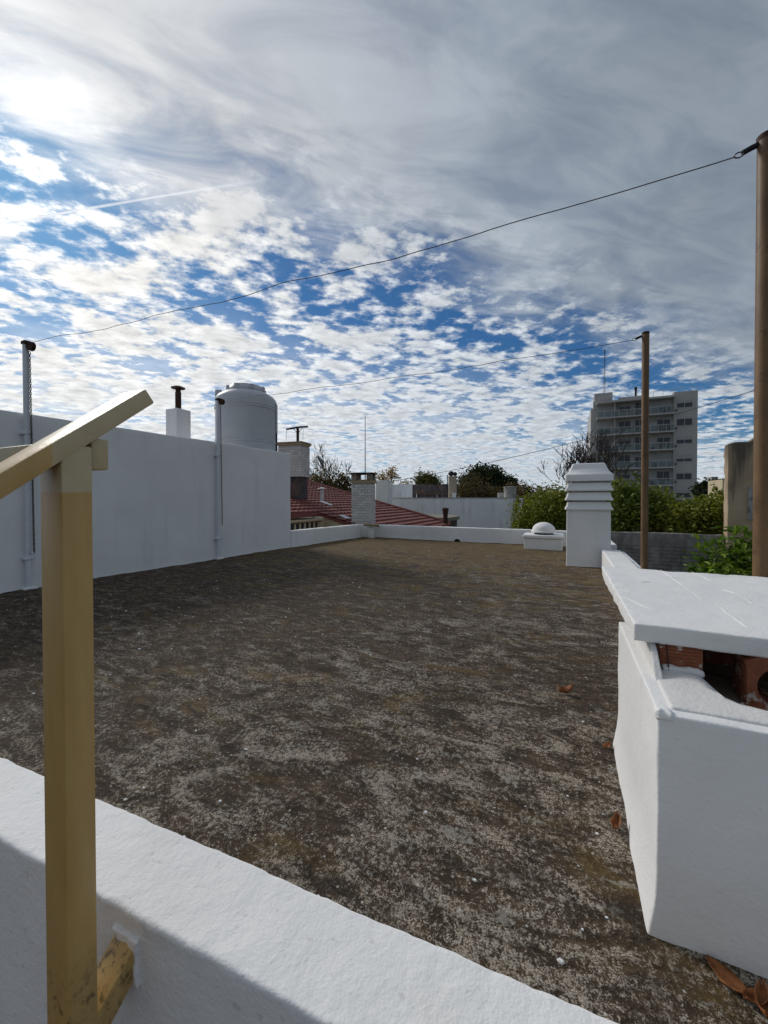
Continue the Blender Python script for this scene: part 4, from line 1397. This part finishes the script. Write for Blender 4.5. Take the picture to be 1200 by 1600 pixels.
def branches(mb, p, d, length, rad, depth, rnd, spread=0.6, n=5, up=0.12, segs=4, kids=(2, 3), rmin=0.0):
    rad = max(rad, rmin)
    pts, rads = [Vector(p)], [rad]
    q, dd = Vector(p), Vector(d).normalized()
    for i in range(segs):
        dd = (dd + Vector((rnd.uniform(-1, 1), rnd.uniform(-1, 1), rnd.uniform(-0.6, 1))) * 0.16 + Vector((0, 0, up * 0.3))).normalized()
        q = q + dd * length / segs
        pts.append(q.copy())
        rads.append(max(rmin, rad * (1 - 0.42 * (i + 1) / segs)))
    mb.tube(pts, rads, n if rad > 0.02 else 4, False)
    if depth <= 0:
        return
    for k in range(rnd.randint(*kids)):
        i = rnd.randint(2, segs)
        nd = (dd + Vector((rnd.uniform(-1, 1), rnd.uniform(-1, 1), rnd.uniform(-0.35, 0.8))) * spread * 1.3 + Vector((0, 0, up))).normalized()
        branches(mb, pts[i], nd, length * rnd.uniform(0.62, 0.85), rads[i] * rnd.uniform(0.5, 0.72), depth - 1, rnd, spread, n, up, segs, kids, rmin)

def tree(name, label, cat, base, h_trunk, blobs, mat, n, size, seed, group=None, bark='bark', trad=0.12, clump=0.35, shoots=0):
    e = empty(name, base)
    tag(e, label, cat, group)
    rnd = random.Random(seed)
    mb = MB()
    b0 = Vector(base)
    top = b0 + Vector((0, 0, h_trunk))
    mb.tube([b0, b0.lerp(top, 0.5) + Vector((0.05, 0, 0)), top], [trad, trad * 0.8, trad * 0.6], 8)
    for c_, rad, wgt in blobs:
        for k in range(3):
            tgt = Vector(c_) + Vector((rnd.uniform(-0.6, 0.6) * rad[0], rnd.uniform(-0.6, 0.6) * rad[1], rnd.uniform(0.0, 0.7) * rad[2]))
            mid = top.lerp(tgt, 0.5) + Vector((0, 0, 0.1 * rad[2]))
            mb.tube([top, mid, tgt], [trad * 0.5, trad * 0.3, trad * 0.1], 5, False)
    mb.build('trunk', bark, e, 60)
    crown_mesh('crown', mat, e, blobs, n, size, seed, clump=clump, shoots=shoots)
    return e

def blob(px, py, Y, wpx, hpx, wgt=1.0, dy=None):
    c_ = at(px, py, Y)
    dep = Vector((c_.x, c_.y, 0)).dot(_fh)
    k = dep / FPX
    return (tuple(c_), (wpx / 2 * k, (dy if dy else wpx / 2 * k), hpx / 2 * k), wgt)
def gbase(px, Y):
    c_ = at(px, 780, Y)
    return (c_.x, c_.y, GZ)

tree('hedge_shrub', 'rounded yellow-green shrub left of the louvred chimney', 'shrub', gbase(852, 19), 2.6,
     [blob(852, 812, 19, 80, 70, 2.0, 1.2), blob(828, 824, 18.7, 44, 40, 0.8, 0.9), blob(880, 806, 19.4, 50, 78, 1.0, 0.9)], 'leaf_hedge', 15000, 0.075, 11, 'shrubs of the hedge', clump=0.5, shoots=110)
tree('hedge_shrub', 'dense green shrub right of the louvred chimney, tallest of the hedge', 'shrub', gbase(985, 16.5), 2.6,
     [blob(974, 804, 16.5, 62, 84, 2.0, 1.0), blob(1006, 812, 16.3, 46, 72, 1.2, 0.9), blob(990, 786, 16.9, 30, 44, 0.5, 0.5)], 'leaf_green', 16000, 0.07, 12, 'shrubs of the hedge', clump=0.5, shoots=110)
tree('hedge_shrub', 'feathery olive green shrub behind the middle of the block wall', 'shrub', gbase(1052, 16), 2.4,
     [blob(1052, 818, 16, 54, 56, 1.5, 0.9), blob(1030, 804, 16.8, 40, 56, 1.0, 0.8), blob(1075, 820, 15.8, 44, 52, 1.0, 0.8)], 'leaf_hedge', 16000, 0.065, 13, 'shrubs of the hedge', clump=0.5, shoots=110)
tree('hedge_shrub', 'yellow-green shrub against the streaked beige wall', 'shrub', gbase(1112, 16), 2.2,
     [blob(1104, 814, 16, 56, 52, 1.5, 0.9), blob(1132, 804, 16.6, 40, 50, 1.0, 0.6)], 'leaf_hedge', 15000, 0.065, 14, 'shrubs of the hedge', clump=0.5, shoots=110)
tree('dark_tree', 'large dark rounded tree behind the white building', 'tree', gbase(752, 62), 4.0,
     [blob(756, 752, 62, 58, 50, 2.0), blob(738, 762, 61, 44, 40, 1.2), blob(772, 756, 63, 36, 42, 1.0)], 'leaf_dark', 14000, 0.24, 21, 'dark trees on the skyline')
tree('dark_tree', 'smaller dark rounded tree right of the large dark tree', 'tree', gbase(792, 64), 3.2,
     [blob(790, 764, 64, 36, 44, 1.0), blob(802, 772, 64, 24, 30, 0.5)], 'leaf_dark', 6000, 0.22, 22, 'dark trees on the skyline')
tree('autumn_tree', 'brownish thin-leaved tree in front of the large dark tree', 'tree', gbase(742, 45), 3.4,
     [blob(736, 768, 45, 46, 52, 1.2), blob(764, 776, 45, 44, 30, 1.0)], 'leaf_brown', 4200, 0.15, 23, clump=0.6)
tree('autumn_tree', 'brown bushy tree right of the round concrete tank', 'tree', gbase(822, 42), 3.4,
     [blob(818, 778, 42, 40, 40, 1.2), blob(845, 784, 43, 46, 40, 1.2), blob(800, 775, 44, 30, 34, 0.7)], 'leaf_brown', 9000, 0.13, 24, clump=0.5)
tree('olive_tree', 'green bush filling the gap below the brown bushy tree', 'tree', gbase(822, 30), 2.6,
     [blob(818, 800, 30, 34, 44, 1.0), blob(845, 796, 31, 50, 46, 1.0)], 'leaf_olive', 9000, 0.11, 25, clump=0.5)
tree('yellow_green_tree', 'small yellow-green tree top above the dark sheet fence', 'tree', gbase(667, 45), 3.0,
     [blob(667, 757, 45, 40, 30, 1.0)], 'leaf_olive', 3500, 0.15, 26, clump=0.5)
tree('tan_tree', 'small tan-leaved tree right of the whitewashed brick chimney', 'tree', gbase(606, 33), 3.2,
     [blob(601, 746, 33, 22, 30, 1.0), blob(615, 743, 33, 12, 28, 0.7), blob(632, 757, 34, 18, 12, 0.4)], 'leaf_tan', 900, 0.11, 27, clump=0.8)
tree('dark_bush', 'dark brown thicket left of the whitewashed brick chimney', 'bush', gbase(512, 25), 2.6,
     [blob(500, 772, 25, 46, 60, 1.2), blob(532, 770, 25, 40, 56, 1.2), blob(484, 766, 26, 30, 56, 0.8)], 'leaf_brown', 12000, 0.10, 28, clump=0.6)
tree('far_trees', 'low dark tree line beside the cream house corner', 'trees', gbase(1110, 60), 2.0,
     [blob(1112, 768, 60, 44, 30, 1.0, 2.0), blob(1128, 764, 58, 20, 28, 0.6)], 'leaf_dark', 5000, 0.22, 29)

def bare_tree(name, label, base, d, length, rad, depth, seed, spread, mat='bark_dark', kids=(3, 4), stems=1, rmin=0.014):
    e = empty(name, base)
    tag(e, label, 'tree', 'leafless trees')
    rnd = random.Random(seed)
    b0 = Vector(base)
    h = length[0]
    top = b0 + Vector((0, 0, h))
    mb = MB().tube([b0, b0.lerp(top, 0.5), top], [rad, rad * 0.9, rad * 0.8], 8)
    mb.build('trunk', mat, e, 60)
    mb = MB()
    for k in range(stems):
        a = 2 * math.pi * k / max(1, stems) + rnd.random()
        dd = Vector((math.cos(a) * d, math.sin(a) * d, 1)).normalized()
        branches(mb, top, dd, length[1], rad * 0.6, depth, rnd, spread, 5, 0.10, 4, kids, rmin)
    mb.build('branches', mat, e, 60)
    return e
bare_tree('bare_tree', 'leafless spreading tree behind the louvred chimney', gbase(916, 34), 0.9, (3.6, 2.3), 0.17, 4, 31, 0.75, 'bark_dark', (2, 4), 8, 0.016)
bare_tree('bare_tree', 'tall leafless tree above the red tiled roof', gbase(524, 27), 0.55, (4.0, 1.75), 0.09, 4, 35, 0.6, 'bark', (2, 3), 4)
bare_tree('bare_tree', 'smaller leafless tree beside the wide brick chimney', gbase(490, 30), 0.6, (4.0, 1.3), 0.08, 4, 37, 0.65, 'bark', (2, 3), 4)
bare_tree('bare_tree', 'thin leafless twigs beside the tan-leaved tree', gbase(597, 33), 0.35, (4.2, 1.0), 0.06, 3, 39, 0.5, 'bark', (2, 3), 3)

# leafy shrub just beyond the slab, with leaves one can tell apart
def leafy_shrub(base, label, seed, tips, leaf, n_per):
    e = empty('leafy_shrub', base)
    tag(e, label, 'shrub')
    rnd = random.Random(seed)
    st = MB()
    lv, lf = [], []
    b0 = Vector(base)
    fork = b0 + Vector((0, 0, 2.2))
    st.tube([b0, fork], [0.05, 0.035], 8)
    for tip in tips:
        tip = Vector(tip)
        mid = fork.lerp(tip, 0.55) + Vector((rnd.uniform(-.1, .1), rnd.uniform(-.1, .1), -0.15))
        st.tube([fork, mid, tip], [0.022, 0.013, 0.004], 6, False)
        for k in range(n_per):
            u = 0.35 + 0.68 * (k / n_per) ** 0.8
            c_ = mid.lerp(tip, min(1, (u - 0.35) / 0.65)) if True else tip
            c_ = c_ + Vector((rnd.gauss(0, .085), rnd.gauss(0, .085), rnd.gauss(0, .07)))
            d = Vector((rnd.gauss(0, 1), rnd.gauss(0, 1), rnd.gauss(0.35, 0.6))).normalized()
            sd_ = d.cross(Vector((rnd.gauss(0, 0.4), rnd.gauss(0, 0.4), 1))).normalized()
            nn = sd_.cross(d).normalized()
            L_ = leaf * rnd.uniform(0.65, 1.3)
            w_ = L_ * 0.40
            kb = len(lv)
            fold = 0.10 * L_
            lv.extend([c_, c_ + d * L_ * 0.35 + sd_ * w_ / 2 + nn * fold, c_ + d * L_ * 0.72 + sd_ * w_ * 0.38 + nn * fold * 0.6, c_ + d * L_ - nn * fold * 0.8,
                       c_ + d * L_ * 0.72 - sd_ * w_ * 0.38 + nn * fold * 0.6, c_ + d * L_ * 0.35 - sd_ * w_ / 2 + nn * fold, c_ + d * L_ * 0.5])
            lf.extend([(kb, kb + 1, kb + 6), (kb + 1, kb + 2, kb + 6), (kb + 2, kb + 3, kb + 6), (kb + 3, kb + 4, kb + 6), (kb + 4, kb + 5, kb + 6), (kb + 5, kb, kb + 6)])
    st.build('branches', 'bark', e, 60)
    o = link_mesh('foliage', [tuple(q) for q in lv], lf, 'leaf_shrub', e)
    tag(o, kind='stuff')
    return e
tips = [tuple(at(px, py, 6.3 + dy)) for px, py, dy in
        ((1118, 846, 0), (1105, 864, 0.3), (1146, 844, 0.1), (1168, 832, 0.2), (1128, 860, 0.0), (1135, 878, -0.2), (1160, 838, 0.1), (1178, 842, 0.2), (1090, 880, 0.2), (1150, 868, -0.1), (1170, 872, 0.0), (1125, 892, -0.3), (1155, 890, -0.3), (1182, 880, 0.1), (1098, 896, -0.1),
         (1140, 905, -0.3), (1110, 905, 0), (1175, 905, 0), (1190, 860, 0.3), (1210, 870, 0.3))]
leafy_shrub((1.85, 6.3, GZ), 'leafy bright green shrub rising behind the slab at the right', 41, tips, 0.12, 110)

# ------------------------------------------------------------------ small things on the roof
def dead_leaf(px, py, size, rot, curl, seed, label):
    vd = _f + _r * ((px - 600) / FPX) - _u * ((py - PY0) / FPX)
    k = -EYE / vd.z
    c_ = Vector((vd.x * k, vd.y * k, 0))
    c_.z = roof_h(c_.x, c_.y) + 0.004
    rnd = random.Random(seed)
    rows, cols = 7, 5
    vs, fs = [], []
    for i in range(rows):
        u = i / (rows - 1)
        w_ = size * 0.55 * math.sin(math.pi * min(1, u * 0.92 + 0.06)) ** 0.7 * (1 + 0.15 * rnd.uniform(-1, 1))
        for j in range(cols):
            s_ = (j / (cols - 1) - 0.5)
            x, y = (u - 0.5) * size, s_ * w_
            z = curl * size * (abs(s_) * 2) ** 2 * 0.5 + curl * size * 0.4 * (u - 0.4) ** 2 * 4 + rnd.uniform(0, 0.03) * size
            vs.append((c_.x + x * math.cos(rot) - y * math.sin(rot), c_.y + x * math.sin(rot) + y * math.cos(rot), c_.z + z))
    for i in range(rows - 1):
        for j in range(cols - 1):
            a = i * cols + j
            fs.append((a, a + 1, a + cols + 1, a + cols))
    e = link_mesh('dead_leaf', vs, fs, 'leaf_dead', None, smooth=180)
    mod = e.modifiers.new('thickness', 'SOLIDIFY')
    mod.thickness = 0.0008
    tag(e, label, 'leaf', 'dead leaves on the roof')
    return e
dead_leaf(1134, 1530, 0.078, 2.45, 0.16, 1, 'large brown dead leaf at the foot of the white masonry box')
dead_leaf(1182, 1566, 0.055, 0.4, 0.40, 2, 'curled brown dead leaf next to the large one at bottom right')
dead_leaf(962, 1298, 0.055, 1.2, 0.7, 3, 'small curled reddish leaf against the left foot of the masonry box')
dead_leaf(884, 1086, 0.075, 0.3, 0.7, 4, 'small brown dead leaf alone on the open roof')
dead_leaf(1195, 1580, 0.06, 1.4, 0.6, 5, 'brown leaf scrap at the bottom right corner')
dead_leaf(948, 1172, 0.045, 0.9, 0.4, 6, 'pale dry leaf by the far corner of the masonry box')
# scattered paint flakes and lime crumbs
rnd = random.Random(77)
mb = MB()
for k in range(330):
    x = rnd.uniform(-5.4, 0.3)
    y = 0.75 + 7.5 * rnd.random() ** 1.7
    if x > 0.12 and 1.0 < y < 2.2:
        continue
    s_ = rnd.uniform(0.003, 0.009) * (1.0 if rnd.random() < 0.9 else 1.7)
    z = roof_h(x, y) + 0.001
    n = rnd.randint(4, 6)
    a0 = rnd.random() * 6
    ring = [(x + s_ * rnd.uniform(0.6, 1.2) * math.cos(a0 + 2 * math.pi * i / n), y + s_ * rnd.uniform(0.5, 1.0) * math.sin(a0 + 2 * math.pi * i / n)) for i in range(n)]
    mb.add([(a, b, z) for a, b in ring] + [(x + (a - x) * 0.7, y + (b - y) * 0.7, z + s_ * 0.4) for a, b in ring],
           [tuple(range(n, 2 * n))] + [(i, (i + 1) % n, (i + 1) % n + n, i + n) for i in range(n)])
o = mb.build('paint_flakes', 'flake')
tag(o, 'white paint flakes and crumbs scattered over the roof', None, None, 'stuff')
